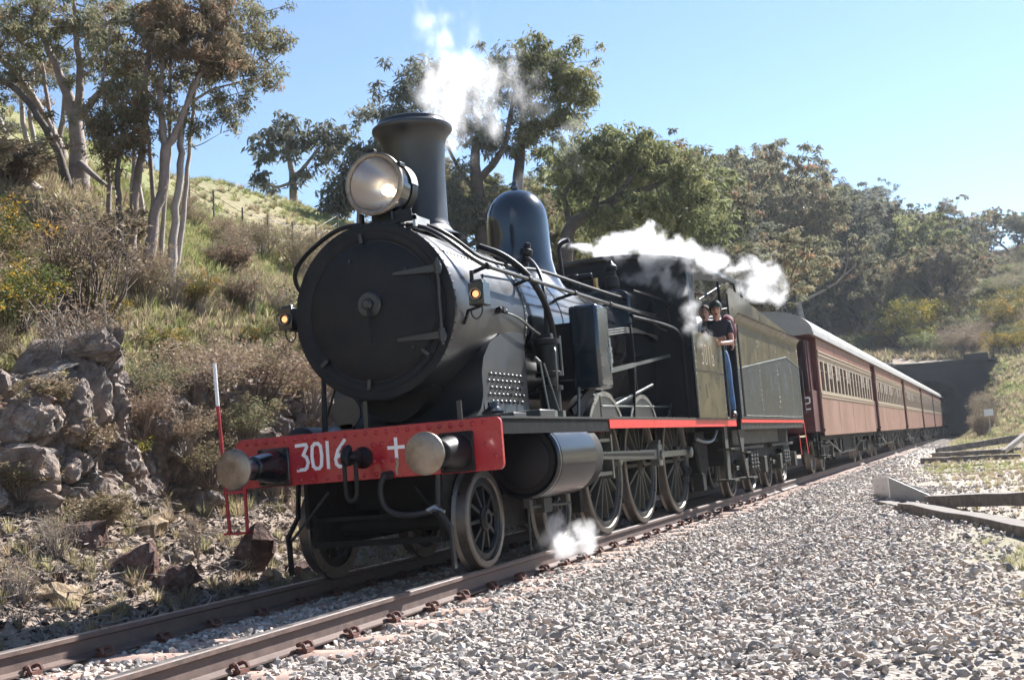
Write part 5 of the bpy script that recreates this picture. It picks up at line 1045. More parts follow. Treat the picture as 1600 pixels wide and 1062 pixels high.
# --- bigger trees behind the engine
limb_tree('gum_tree', 'tall gum with dark trunk and open crown behind the chimney steam',
  [[(758, 400, 41, .34), (752, 340, 41, .30), (744, 280, 41, .27), (741, 235, 41, .2), (752, 205, 41, .12), (735, 165, 41, .07)], [(748, 280, 41, .18), (775, 252, 41, .15), (792, 222, 41, .12), (800, 160, 41.3, .09), (812, 105, 41.5, .06)], [(745, 300, 41, .12), (720, 270, 41.2, .09), (690, 210, 41.3, .06), (650, 165, 41.4, .04)]],
  [(640, 140, 41, 32, 24, 1.3), (598, 180, 41, 28, 16, .9), (675, 120, 41.5, 26, 24, 1), (740, 195, 41, 42, 24, 1.5), (700, 160, 41.5, 34, 26, 1), (785, 120, 41.5, 34, 30, 1.4), (770, 215, 41, 26, 18, .7), (620, 210, 41, 20, 12, .4), (720, 330, 40.5, 26, 44, 1.8), (712, 385, 40.5, 24, 30, 1.2), (775, 330, 41, 22, 30, .8)], 'gum_bark_dark', 'gum_leaf_grey', leaf=(.25, .065), seed=41, sub=26, dens=46, srad=.32, rsc=.8)
limb_tree('gum_tree', 'highest gum, round leafy crown to the right of the steam above the dome',
  [[(806, 400, 43, .30), (808, 290, 43, .26), (814, 235, 43, .22), (818, 190, 43, .18), (812, 150, 43, .12), (830, 110, 43, .08)], [(818, 205, 43, .12), (850, 190, 43, .09), (885, 170, 43, .06), (900, 150, 43, .04)]],
  [(830, 85, 43, 30, 18, 1.2), (865, 95, 43, 34, 20, 1.4), (890, 125, 43, 34, 20, 1.5), (845, 125, 43.5, 36, 18, 1.2), (905, 150, 43, 20, 12, .6), (825, 160, 43.5, 26, 20, .9), (850, 195, 42.5, 40, 20, 1.4), (885, 190, 43, 26, 14, .7), (820, 225, 43, 22, 22, .6)], 'gum_bark_dark', 'gum_leaf_green', leaf=(.25, .065), seed=42, sub=26, dens=46, srad=.32, rsc=.8)
limb_tree('gum_tree', 'spreading gum with bare dark limbs to the right of the dome',
  [[(872, 400, 40, .34), (885, 355, 40, .28), (925, 330, 40, .22), (975, 305, 40.5, .16), (1025, 290, 41, .10), (1060, 270, 41, .06)], [(925, 330, 40, .16), (945, 270, 40.2, .12), (985, 240, 40.5, .08), (1000, 215, 40.5, .05)], [(890, 350, 40, .14), (880, 300, 40.2, .11), (905, 270, 40.3, .08)], [(955, 315, 40, .12), (1000, 262, 40.5, .09), (1050, 250, 41, .05)]],
  [(930, 235, 40, 36, 24, 1.5), (975, 225, 40.5, 34, 20, 1.4), (1010, 245, 41, 38, 24, 1.5), (905, 280, 39.5, 30, 26, 1.1), (1050, 265, 41, 34, 30, 1.5), (1080, 300, 41, 28, 30, 1.2), (1010, 320, 40, 40, 18, 1.3), (960, 345, 39.5, 36, 16, 1.0), (880, 255, 40.5, 26, 16, .8), (1060, 340, 40.5, 34, 22, 1.2), (960, 280, 40.8, 36, 20, 1.0), (900, 330, 41, 26, 16, .6)], 'gum_bark_dark', 'gum_leaf_green', leaf=(.25, .065), seed=43, sub=26, dens=46, srad=.30, rsc=.8)
limb_tree('gum_tree', 'leafy young gum low behind the headlight',
  [[(560, 345, 40, .14), (562, 290, 40, .10), (558, 240, 40, .06)]], [(560, 255, 40, 22, 22, 1), (530, 290, 40, 22, 20, 1), (520, 320, 40, 18, 14, .6), (548, 310, 40, 20, 14, .7), (590, 235, 40, 22, 14, .7)], 'gum_bark', 'gum_leaf_grey', leaf=(.28, .08), seed=44, sub=24, dens=28, srad=.28)
limb_tree('gum_tree', 'lone open-crowned gum standing on the grassy skyline left of the headlight',
  [[(459, 316, 55, .24), (458, 290, 55, .20), (455, 262, 55, .15), (448, 235, 55, .10), (450, 205, 55, .06)], [(457, 285, 55, .09), (435, 293, 55, .07), (412, 288, 55, .04), (400, 275, 55, .02)], [(456, 280, 55, .12), (475, 262, 55, .10), (490, 240, 55, .07), (512, 218, 55, .04)]],
  [(452, 195, 55, 18, 12, 1.0), (430, 210, 55, 22, 12, 1.0), (445, 232, 55, 26, 16, 1.1), (415, 238, 55, 14, 10, .5), (470, 218, 55, 20, 14, .8), (492, 212, 55, 20, 12, .8), (520, 210, 55, 22, 10, .8), (540, 220, 55, 12, 9, .4), (495, 248, 55, 22, 12, .6), (405, 275, 55, 15, 8, .6), (425, 290, 55, 12, 6, .3), (470, 275, 55, 16, 10, .4), (512, 235, 55, 16, 9, .4)], 'gum_bark', 'gum_leaf_grey', leaf=(.34, .11), seed=45, sub=18, dens=22, srad=.30, rsc=.9)

# --- forest on the hillside: a few tree kinds, each copied as individuals
KINDS = []
for i, (sd, H, spv, fk, lm, bk_) in enumerate(((51, 12, 1.0, 3, 'gum_leaf', 'gum_bark_dark'), (52, 14, .8, 3, 'gum_leaf_rusty', 'gum_bark_dark'), (53, 13, 1.15, 4, 'gum_leaf_grey', 'gum_bark'), (54, 10, 1.2, 4, 'gum_leaf_green', 'gum_bark_dark'), (55, 15, .75, 3, 'gum_leaf_grey', 'gum_bark_pale'), (56, 11, 1.0, 3, 'gum_leaf_rusty', 'gum_bark'), (57, 13, .95, 3, 'gum_leaf', 'gum_bark_pale'))):
    KINDS.append((gum_parts(sd, H, spv, fk, dens=46, leaf=(.36, .10), trunk=.2, csize=.105), bk_, lm, H))
KM = [(mesh_of('trunk', k[0][0], k[1], ang=60, fixn=False), np_mesh('crown', k[0][1], k[0][2], k[2], k[0][3]), k[3]) for k in KINDS]
KW = ['olive', 'rust-brown', 'grey-green', 'bright green', 'pale-stemmed grey-green', 'brownish', 'pale-stemmed olive']
SILX = [480, 560, 640, 700, 800, 900, 940, 1000, 1060, 1095, 1130, 1180, 1230, 1280, 1320, 1360, 1400, 1440, 1480, 1520, 1535, 1560, 1600, 1700]
SILY = [330, 330, 300, 270, 260, 240, 215, 215, 208, 215, 255, 248, 255, 272, 272, 292, 322, 318, 312, 345, 400, 340, 312, 300]
GF = 'gum trees on the wooded hillside behind the train'
def forest_tree(px, D, top, k, r, label):
    p = at(px, 500, D); z = gz(p.x, p.y); H = at(px, top, D).z-z; H = max(3.5, min(21, H)); tm, lm_, H0 = KM[k]; s = H/H0
    t = thing('gum_tree', label, 'tree', (p.x, p.y, z-.1), r.uniform(0, 6.28), GF); t.scale = (s*r.uniform(.85, 1.15), s*r.uniform(.85, 1.15), s)
    part('trunk', tm, None, t); part('crown', lm_, None, t); return t
r = random.Random(77); used = []
def where(px):
    for a, b in ((1120, 'behind the engine'), (1240, 'above the tender'), (1330, 'above the first coach'), (1420, 'above the middle coaches'), (1530, 'above the tunnel mouth')):
        if px < a: return b
    return 'on the ridge at the right edge'
rows = []
SEEN = {}
def SZW(v, a, b): return 'small' if v < a else ('large' if v > b else 'medium-sized')
def uniq(lab, size):
    for q in ('', size+' ', size+' thin ', 'other '+size+' '):
        t = q+lab
        if t not in SEEN and not (q == size+' thin '): SEEN[t] = 1; return t
    return 'another '+size+' '+lab
for px in range(690, 1120, 34): rows.append((px+r.uniform(-10, 10), r.uniform(44, 62) if px < 900 else r.uniform(60, 85), r.uniform(0, 30), 'back row'))
for px in range(640, 1150, 42): rows.append((px+r.uniform(-12, 12), 44 if px < 900 else r.uniform(58, 75), r.uniform(60, 130), 'front row'))
for px in list(range(1105, 1530, 27)): rows.append((px+r.uniform(-8, 8), r.uniform(110, 150) if px < 1400 else r.uniform(165, 200), r.uniform(0, 16), 'skyline'))
for px in range(1120, 1530, 24): rows.append((px+r.uniform(-10, 10), r.uniform(165, 190), r.uniform(2, 34), 'rear row'))
for px in range(1110, 1540, 30): rows.append((px+r.uniform(-12, 12), r.uniform(125, 165), r.uniform(35, 70), 'second row'))
for px in range(1120, 1560, 34): rows.append((px+r.uniform(-12, 12), r.uniform(125, 150), r.uniform(80, 120), 'middle row'))
for px in range(1150, 1540, 36): rows.append((px+r.uniform(-12, 12), r.uniform(124, 138), r.uniform(130, 175), 'lowest row'))
for px in (1552, 1568, 1584, 1600, 1620, 1640): rows.append((px, r.uniform(185, 205), r.uniform(0, 25), 'ridge'))
for px, D, dy, row in rows:
    p = at(px, 500, D)
    if -p.x < 7.5 and p.y < 108: continue
    k = r.choice((0, 0, 2, 3, 3, 6, 1)) if px < 1240 else r.choice((0, 2, 3, 4, 0, 6, 5))
    ft = forest_tree(px, D, np.interp(px, SILX, SILY)+dy, k, r, '')
    ft['label'] = uniq('%s gum, %s %s' % (KW[k], row, where(px)), SZW(ft.scale[2], .75, 1.15))

# --- bushes
def bush_parts(seed, H, Wd_, nst, kind):
    r = random.Random(seed); rs = np.random.RandomState(seed); wood = MB(); C = []; Rr = []
    for i in range(nst):
        a = r.uniform(0, 6.28); ln = r.uniform(.55, 1)*H; out = r.random()**.7*Wd_/2; p = Vector((math.cos(a)*.04, math.sin(a)*.04, -.05)); q = Vector((math.cos(a)*out, math.sin(a)*out, ln))
        w = wander(p, q, r, 4, .08); wood.tube(w, 0, 3, [.010*H+.004, .008*H+.003, .006*H+.002, .005, .003])
        for j in range(2 if kind != 'bare' else 4):
            u = w[2].lerp(w[4], r.random()); v = u+Vector((r.gauss(0, .12), r.gauss(0, .12), r.uniform(.05, .3)))*H; wood.cyl(u, v, .004, .002, n=3); C.append(list(v)); s_ = r.uniform(.07, .16)*H; Rr.append([s_, s_, s_])
        C.append(list(w[4])); s_ = r.uniform(.08, .18)*H; Rr.append([s_, s_, s_*.9])
        if kind != 'bare': C.append(list(w[3])); Rr.append([s_, s_, s_])
    nl = {'bare': 5, 'dry': 34, 'leafy': 46, 'broom': 52, 'wattle': 60}[kind]
    Vl, Fl, rn = leaves(rs, np.array(C), np.array(Rr), nl, .055*max(1, H*.8), .018*max(1, H*.8), droop=-.4 if kind in ('dry', 'bare', 'broom') else .1)
    return wood, Vl, Fl, rn
BK = {}
for nm, kind, H, Wd_, nst, lm_, bk_ in (('dry', 'dry', 1.0, 1.3, 30, 'dry_leaf', 'dry_twig'), ('dry2', 'dry', 1.3, 1.5, 36, 'dry_leaf', 'grey_twig'), ('bare', 'bare', 1.2, 1.1, 40, 'dry_leaf', 'grey_twig'), ('upright', 'bare', 1.6, 1.0, 46, 'dry_leaf', 'dry_twig'),
    ('broom', 'broom', 1.1, 1.2, 30, 'broom_leaf', 'dry_twig'), ('broom2', 'broom', .9, 1.4, 26, 'broom_leaf', 'dry_twig'), ('leafy', 'leafy', .9, 1.2, 26, 'gum_leaf_green', 'dry_twig'), ('olive', 'leafy', 1.1, 1.4, 30, 'gum_leaf', 'dry_twig'), ('wattle', 'wattle', 1.2, 1.3, 30, 'wattle_leaf', 'gum_bark_dark'), ('low', 'leafy', .5, .9, 22, 'dry_leaf', 'dry_twig')):
    pr = bush_parts(abs(hash(nm)) % 1 + len(nm)*13+ord(nm[0])*7+ord(nm[-1]), H, Wd_, nst, kind); BK[nm] = (mesh_of('stems', pr[0], bk_, ang=60, fixn=False), np_mesh('foliage', pr[1], pr[2], lm_, pr[3]), H)
def bush(kind, x, y, H, label, group=None, wide=1., z=None, tilt=0):
    sm_, fm_, H0 = BK[kind]; s = H/H0; t = thing('shrub', label, 'shrub', (x, y, (gz(x, y) if z is None else z)-.03), random.uniform(0, 6.28), group); t.scale = (s*wide, s*wide, s); t.rotation_euler[0] = tilt
    part('stems', sm_, None, t); part('foliage', fm_, None, t); return t
bush('bare', -3.95, 1.15, .95, 'bare grey fan-shaped bush sprouting from the top of the pale rock face', wide=1.5, z=2.0)
bush('upright', *at(128, 430, 16.8).xy, 1.9, 'tall upright twiggy bush below the massive grey gum', wide=1.25)
bush('dry2', -4.6, 3.9, .95, 'big brown dry bush nearest the step ladder, against the shaded rock', wide=1.5, z=1.75)
bush('dry', -4.6, 5.3, 1.0, 'big brown dry bush left of the smokebox, above the buffer beam', wide=1.6, z=1.75)
bush('dry2', -4.6, 6.8, 1.0, 'brown dry bush half hidden behind the smokebox', wide=1.5, z=1.75)
bush('olive', -4.45, 2.9, .6, 'low olive bush at the corner where the rock face steps back', wide=1.3, z=1.8)
bush('broom', *at(25, 500, 14.2).xy, .75, 'yellow-flowering broom at the left edge above the rock', wide=1.3)
bush('broom2', *at(125, 490, 14.4).xy, .62, 'yellow-flowering broom left of the bare fan-shaped bush', wide=1.3)
bush('leafy', *at(75, 555, 13.9).xy, .5, 'dark leafy bush hanging over the top of the rock at left', wide=1.5)
bush('bare', *at(408, 455, 17).xy, .95, 'thin bare bush on the slope left of the smokebox', wide=1.1)
bush('broom', *at(455, 425, 20).xy, 1.1, 'yellow-flowering broom right beside the smokebox', wide=1.3)
bush('broom2', *at(500, 400, 22).xy, 1.2, 'yellow-flowering broom behind the top of the smokebox', wide=1.4)
bush('broom', *at(345, 440, 17).xy, .8, 'orange-flowering broom in front of the thin bare bush', wide=1.3)
bush('wattle', *at(310, 425, 18).xy, .7, 'yellowish bush at the foot of the rightmost pale gum')
bush('low', -3.05, .28, .34, 'dark dry tussock on the rubble under the rock face', wide=1.3)
bush('low', -3.75, .15, .34, 'round reddish dry tussock on the ledge of the rock face', wide=1.5, z=1.72)
bush('low', -3.7, -.75, .34, 'brown tussock near the left edge in the rock face', wide=1.4, z=1.55)
for i_, (x_, y_, h_, k_, lb_) in enumerate(((-4.6, -.6, .75, 'broom', 'orange-yellow broom at the very left edge above the rock'), (-4.8, .3, .7, 'broom2', 'low spreading yellow broom behind the top of the rock face'), (-5.3, 1.3, .8, 'broom', 'yellow broom in the middle of the bank above the pale rock'), (-5.8, -.2, .9, 'wattle', 'golden bush between the yellow brooms at left'),
    (-2.3, -1.5, .35, 'bare', 'grey dead bush low beside the sandy rock'), (-2.75, -.6, .4, 'bare', 'grey tangle of dead twigs at the foot of the rock face'), (-2.5, 1.0, .32, 'bare', 'small dead bush among the dark boulders'))):
    bush(k_, x_, y_, h_, lb_, wide=1.35)
for i_, (x_, y_, z_, h_, k_, lb_) in enumerate(((-3.6, .75, 1.25, .34, 'low', 'dry tussock halfway up the pale rock face'), (-3.95, 2.1, 1.5, .5, 'dry', 'brown bush growing from the corner of the rock face'), (-4.2, 3.2, 1.3, .55, 'dry2', 'brown bush on the shaded rock right behind the red and white pole'), (-4.2, 4.4, 1.35, .6, 'olive', 'olive bush on the shaded rock above the 3 of the buffer beam'), (-3.5, -.2, .95, .3, 'low', 'dark tussock at the foot of the pale rock face'), (-4.15, 3.6, .9, .5, 'dry', 'dry bush low on the shaded rock behind the far buffer'))):
    bush(k_, x_, y_, h_, lb_, wide=1.5, z=z_)
r = random.Random(5); GB = 'shrubs scattered over the grassy bank left of the train'
kn = ['dry', 'dry2', 'broom', 'broom2', 'dry2', 'dry', 'bare', 'low', 'low', 'dry', 'bare', 'upright']
DESC = {'upright': 'upright twiggy bush', 'dry': 'dry brown bush', 'dry2': 'dry grey-stemmed bush', 'broom': 'green broom with yellow flowers', 'broom2': 'spreading broom with orange-yellow flowers', 'leafy': 'green leafy bush', 'olive': 'olive-green bush', 'bare': 'bare twiggy bush', 'low': 'low dry tussock'}
for i in range(130):
    y = r.uniform(-1.5, 26) if i % 3 else r.uniform(-1, 8); x = -(r.uniform(4.3, 9.5) if i % 3 else r.uniform(4.3, 6.6))-.9*(y > 2.2)
    k = r.choice(kn); hh_ = r.uniform(.28, .85)*(1 if y < 12 else 1.3)
    bush(k, x, y, hh_, uniq('%s %s %s' % (DESC[k], 'near the edge' if x > -6.2 else ('halfway up' if x > -8 else 'high up'), 'above the rock face' if y < 1 else 'below the clump of gums' if y < 5 else ('behind the smokebox' if y < 10 else 'behind the boiler' if y < 17 else 'beside the cab')), SZW(hh_, .45, .75)), GB, r.uniform(.9, 1.4))
GW = 'wattle bushes on the hill above the tunnel'
for px, py, D, H, lb in ((1462, 545, 124, 4.6, 'large round yellow wattle above the tunnel parapet'), (1415, 540, 120, 4.8, 'green-gold wattle left of the large round wattle'), (1440, 545, 117, 2.4, 'small golden wattle between the two larger wattles'), (1560, 550, 112, 2.2, 'bright yellow wattle right of the tunnel parapet'),
    (1592, 548, 112, 2.0, 'yellow wattle at the right edge above the embankment'), (1570, 500, 130, 4.4, 'tall yellow-green wattle on the right slope'), (1545, 505, 134, 4.0, 'green wattle on the slope right of the tunnel'), (1595, 470, 145, 4.5, 'yellow wattle high on the right slope'), (1500, 540, 120, 3.0, 'grey-green bush directly above the tunnel step')):
    p = at(px, py, D); bush('wattle' if 'yellow' in lb or 'gold' in lb else 'leafy', p.x, p.y, H, lb, GW, 1.15)
GS = 'bushes on the hill around the tunnel'
for i in range(46):
    px = r.uniform(1170, 1640); D = r.uniform(112, 165); p = at(px, 500, D)
    if p.y < 103: continue
    k = r.choice(('olive', 'leafy', 'dry', 'dry2', 'leafy')); hh_ = r.uniform(1.0, 2.6); bush(k, p.x, p.y, hh_, uniq('%s %s on the slope %s' % (DESC[k], 'low' if D < 128 else ('halfway' if D < 146 else 'high'), where(px)), SZW(hh_, 1.5, 2.1)), GS, r.uniform(1, 1.5))
for i in range(18):
    y = r.uniform(70, 99); x = 3.3+(99-y)*.02+r.uniform(0, 1.2); k = r.choice(('dry', 'bare', 'dry2', 'upright')); hh_ = r.uniform(.9, 2.0); bush(k, x, y, hh_, uniq('%s right of the tunnel mouth, %s' % (DESC[k], 'against the portal' if y > 92 else ('halfway along' if y > 80 else 'at the near end')), SZW(hh_, 1.3, 1.7)), 'dry bushes beside the tunnel mouth', 1.1)
for i in range(16):
    y = r.uniform(30, 98); x = -r.uniform(6, 9); k = r.choice(('dry', 'olive', 'dry2', 'broom')); hh_ = r.uniform(.8, 1.8); bush(k, x, y, hh_, uniq('%s on the cutting beside the %s coach' % (DESC[k], ('first', 'second', 'third', 'fourth', 'fifth')[min(4, max(0, int((y-19.9)/15.35)))]), SZW(hh_, 1.1, 1.5)), 'bushes on the cutting beside the coaches', 1.3)

SC = [BK[k][1] for k in ('olive', 'leafy', 'dry', 'wattle', 'dry2', 'olive', 'leafy')]
rs = np.random.RandomState(44); n_ = 3600; xx = rs.uniform(-45, 45, n_); yy = rs.uniform(104, 240, n_); k_ = (np.abs(xx-4) > 0) & ((yy > 116) | (rs.rand(n_) < .35)); xx, yy = xx[k_], yy[k_]; n_ = len(xx); s_ = rs.uniform(.8, 2.3, n_)
scatter('hillside_scrub', np.stack([xx, yy, ground_z(xx, yy)-.1], 1), np.stack([0*xx, 0*xx, rs.rand(n_)*6.28], 1), np.stack([s_*1.3, s_*1.3, s_], 1), rs.randint(0, 7, n_), SC, 'low scrub and undergrowth covering the hill above the tunnel')

# --- grass
def tuft(seed, n, H, spread, m):
    rs = np.random.RandomState(seed); a = rs.rand(n)*6.28; b = rs.rand(n)**.6*spread; P = np.stack([np.cos(a)*b*.4, np.sin(a)*b*.4, np.zeros(n)], 1)
    T = P+np.stack([np.cos(a)*b+rs.normal(0, .03, n), np.sin(a)*b+rs.normal(0, .03, n), H*rs.uniform(.5, 1.1, n)], 1); s = np.stack([-np.sin(a), np.cos(a), np.zeros(n)], 1)*.006*(H/.2)
    Mi = (P+T)/2+np.array([0, 0, 1])*H*.12
    Vv = np.stack([P-s, P+s, Mi+s*.8, Mi-s*.8, T+s*.15, T-s*.15], 1).reshape(-1, 3); i6 = np.arange(n)[:, None]*6
    F = np.concatenate([i6+[0, 1, 2, 3], i6+[3, 2, 4, 5]], 0); q = rs.rand(n); return np_mesh('grass_tuft', Vv, F, m, np.concatenate([q, q]))
TU = [tuft(i, 40, .2, .12, 'dry_grass') for i in range(4)]+[tuft(10+i, 46, .17, .13, 'green_grass') for i in range(3)]
rs = np.random.RandomState(12)
def grass(name, n, xr, yr, smin, smax, label, prob, green=.4):
    x = rs.uniform(*xr, n); y = rs.uniform(*yr, n); g, e, b = cover(x, y, 0*x); k = rs.rand(n) < prob(x, y, g, e, b); x, y, g = x[k], y[k], g[k]; n = len(x)
    idx = np.where(rs.rand(n) < np.clip(g*1.2-.1+green-.4, 0.03, .95), rs.randint(4, 7, n), rs.randint(0, 4, n)); s = rs.uniform(smin, smax, n)
    scatter(name, np.stack([x, y, ground_z(x, y)-.01], 1), np.stack([rs.normal(0, .15, n), rs.normal(0, .15, n), rs.rand(n)*6.28], 1), np.repeat(s[:, None], 3, 1), idx, TU, label)
grass('bank_grass', 24000, (-11, -3.9), (-3, 24), .45, 1.25, 'dry and green grass covering the bank above the rock', lambda x, y, g, e, b: (1-e*.85)*(1-.5*(y > 12)))
grass('hill_grass', 26000, (-48, -9), (0, 75), .5, 1.1, 'short pasture grass on the hill', lambda x, y, g, e, b: .8+0*x, .6)
grass('slope_grass', 1300, (-3.3, -1.6), (-5, 12), .35, .8, 'sparse dry grass among the rubble beside the far rail', lambda x, y, g, e, b: .55+0*x, -.3)
grass('trackside_grass', 9000, (2.6, 12), (-4, 62), .25, .75, 'short grass and weeds on the right of the ballast', lambda x, y, g, e, b: np.clip(.15+g*1.1+sstep(4.6, 6.5, x+.08*y)*.4, 0, 1)*(x+.07*y > 5.0)*(.35+.65*(y > 8)), .5)
grass('embankment_grass', 9000, (2.8, 22), (60, 112), 1.0, 2.4, 'grass on the embankment right of the tunnel', lambda x, y, g, e, b: .9+0*x, .75)
grass('tunnel_hill_grass', 9000, (-30, 30), (101, 150), 2.0, 4.0, 'dry grass on the hill over the tunnel', lambda x, y, g, e, b: .75+0*x, .15)

# ------------------------------------------------------------------ timbers, chute, fence, sign
def timber(p, q, w, h, label, cat='timber', group=None):
    p, q = Vector(p), Vector(q); c = (p+q)/2; mb = MB(); n = 8; r = random.Random(int(p.x*100)); d = (q-p); sd = Vector((d.y, -d.x, 0)).normalized()
    vs = []
    for i in range(n+1):
        b = p.lerp(q, i/n)-c
        for a, e in ((-1, 0), (1, 0), (1, 1), (-1, 1)): vs.append(b+sd*a*(w/2+r.uniform(-.016, .010))+Vector((0, 0, e*h+r.uniform(-.014, .008))))
    fs = [(i*4+j, i*4+(j+1) % 4, (i+1)*4+(j+1) % 4, (i+1)*4+j) for i in range(n) for j in range(4)]+[(3, 2, 1, 0), (n*4, n*4+1, n*4+2, n*4+3)]
    o = part('timber', mb.add(vs, fs), 'old_timber', bevel=.008); o.location = c; return tag(o, label, cat, group)
def gp(x, y, dz=0): return (x, y, gz(x, y)+dz)
GT = 'old weathered timbers lying beside the ballast'
timber(gp(3.0, 13.0, -.07), gp(3.62, 10.3, -.05), .24, .15, 'short dark timber whose end touches the white metal chute', group=GT)
timber(gp(3.55, 10.6, -.03), gp(5.6, 4.2, -.02), .25, .16, 'long grey split timber running to the right edge, nearest the camera', group=GT)
timber(gp(3.9, 11.6, -.03), gp(6.3, 4.3, -.02), .25, .17, 'long dark timber just behind the nearest grey one', group=GT)
for a, b, lb in (((2.55, 34.6), (5.7, 34.2), 'flat grey timber across the gravel, nearest of the crosswise ones'), ((2.7, 40.2), (5.6, 39.6), 'dark timber behind the nearest crosswise one'), ((2.5, 44.5), (6.0, 44.0), 'timber in the middle of the crosswise row'), ((2.4, 50), (6.2, 50.4), 'thick crosswise timber near the tunnel end of the row'), ((2.6, 57), (6.3, 57.2), 'farthest crosswise timber, close to the tunnel slope')):
    timber(gp(*a, -.02), gp(*b, -.02), .3, .28 if 'thick' in lb or 'dark' in lb else .2, lb, group=GT)
timber(gp(5.2, 38.5, .05), gp(6.4, 42.5, .45), .16, .16, 'pale beam lying tilted at the right edge over the crosswise timbers', group=GT)
A, B, Cc = Vector(gp(2.66, 15.5)), Vector(gp(3.1, 13.6)), Vector(gp(4.0, 12.5)); H1 = .42; th = .02
ct = thing('metal_chute', 'white folded metal chute with grey sloping cheek, beside the dark timber', 'metal chute', (B.x, B.y, B.z))
def sheet(name, pts, m, t_=.015):
    pts = [Vector(p)-B for p in pts]; n = (pts[1]-pts[0]).cross(pts[-1]-pts[0]).normalized()*t_; k = len(pts)
    return part(name, MB().add([p for p in pts]+[p+n for p in pts], [tuple(range(k)), tuple(range(2*k-1, k-1, -1))]+[(i, (i+1) % k, k+(i+1) % k, k+i) for i in range(k)]), m, ct)
u = Vector((0, 0, 1)); F = Vector((.95, .5, 0))
sheet('front_panel', [A, B, B+u*H1, A+u*(H1*.8)], 'white_paint'); sheet('side_cheek', [B+Vector((.01, 0, 0)), Cc+Vector((.1, 0, 0)), B+u*H1+Vector((.01, 0, 0))], 'galvanised')
sheet('back_cheek', [A+F*.1, A+F*1.1, A+u*(H1*.8)+F*.1], 'galvanised'); sheet('base_plate', [A+u*.02, B+u*.02, Cc+u*.02, Cc+Vector((-.3, 1.9, .02))], 'galvanised')
for f_ in (.3, .7): part('bolt_hole', MB().lathe([(0, .025), (.004, .025)], (A.lerp(B, f_)+u*.2-B)-Vector((.012, 0, 0)), (-1, -.2, 0), 10), 'frame_black', ct)
fe = thing('wire_fence', 'sagging wire fence with thin dark posts crossing the grassy hill', 'fence', gp(*at(337, 400, 27).xy)); fb_ = fe.location.copy(); tops = []
for px, D in ((300, 27.5), (337, 27), (381, 26.5), (420, 27), (458, 28), (495, 30), (530, 32)):
    p = at(px, 400, D); z = gz(p.x, p.y); tops.append(Vector((p.x, p.y, z))-fb_); part('post', MB().cyl(tops[-1]-Vector((0, 0, .2)), tops[-1]+Vector((.03, 0, .8)), .022, .02, n=7), 'fence_timber', fe)
for h in (.3, .5, .7): part('wire', MB().tube([t+Vector((0, 0, h)) for t in tops], .006, 4), 'frame_black', fe)
sp_ = Vector(gp(4.85, 70)); sg = thing('trackside_sign', 'small pale sign on a thin post at the foot of the embankment near the tunnel', 'sign', sp_)
part('post', MB().cyl((0, 0, -.2), (0, 0, 1.75), .03, n=8), 'galvanised', sg); part('sign_board', MB().box(-.26, .26, -.05, -.03, 1.35, 1.75), 'white_paint', sg, bevel=.01)

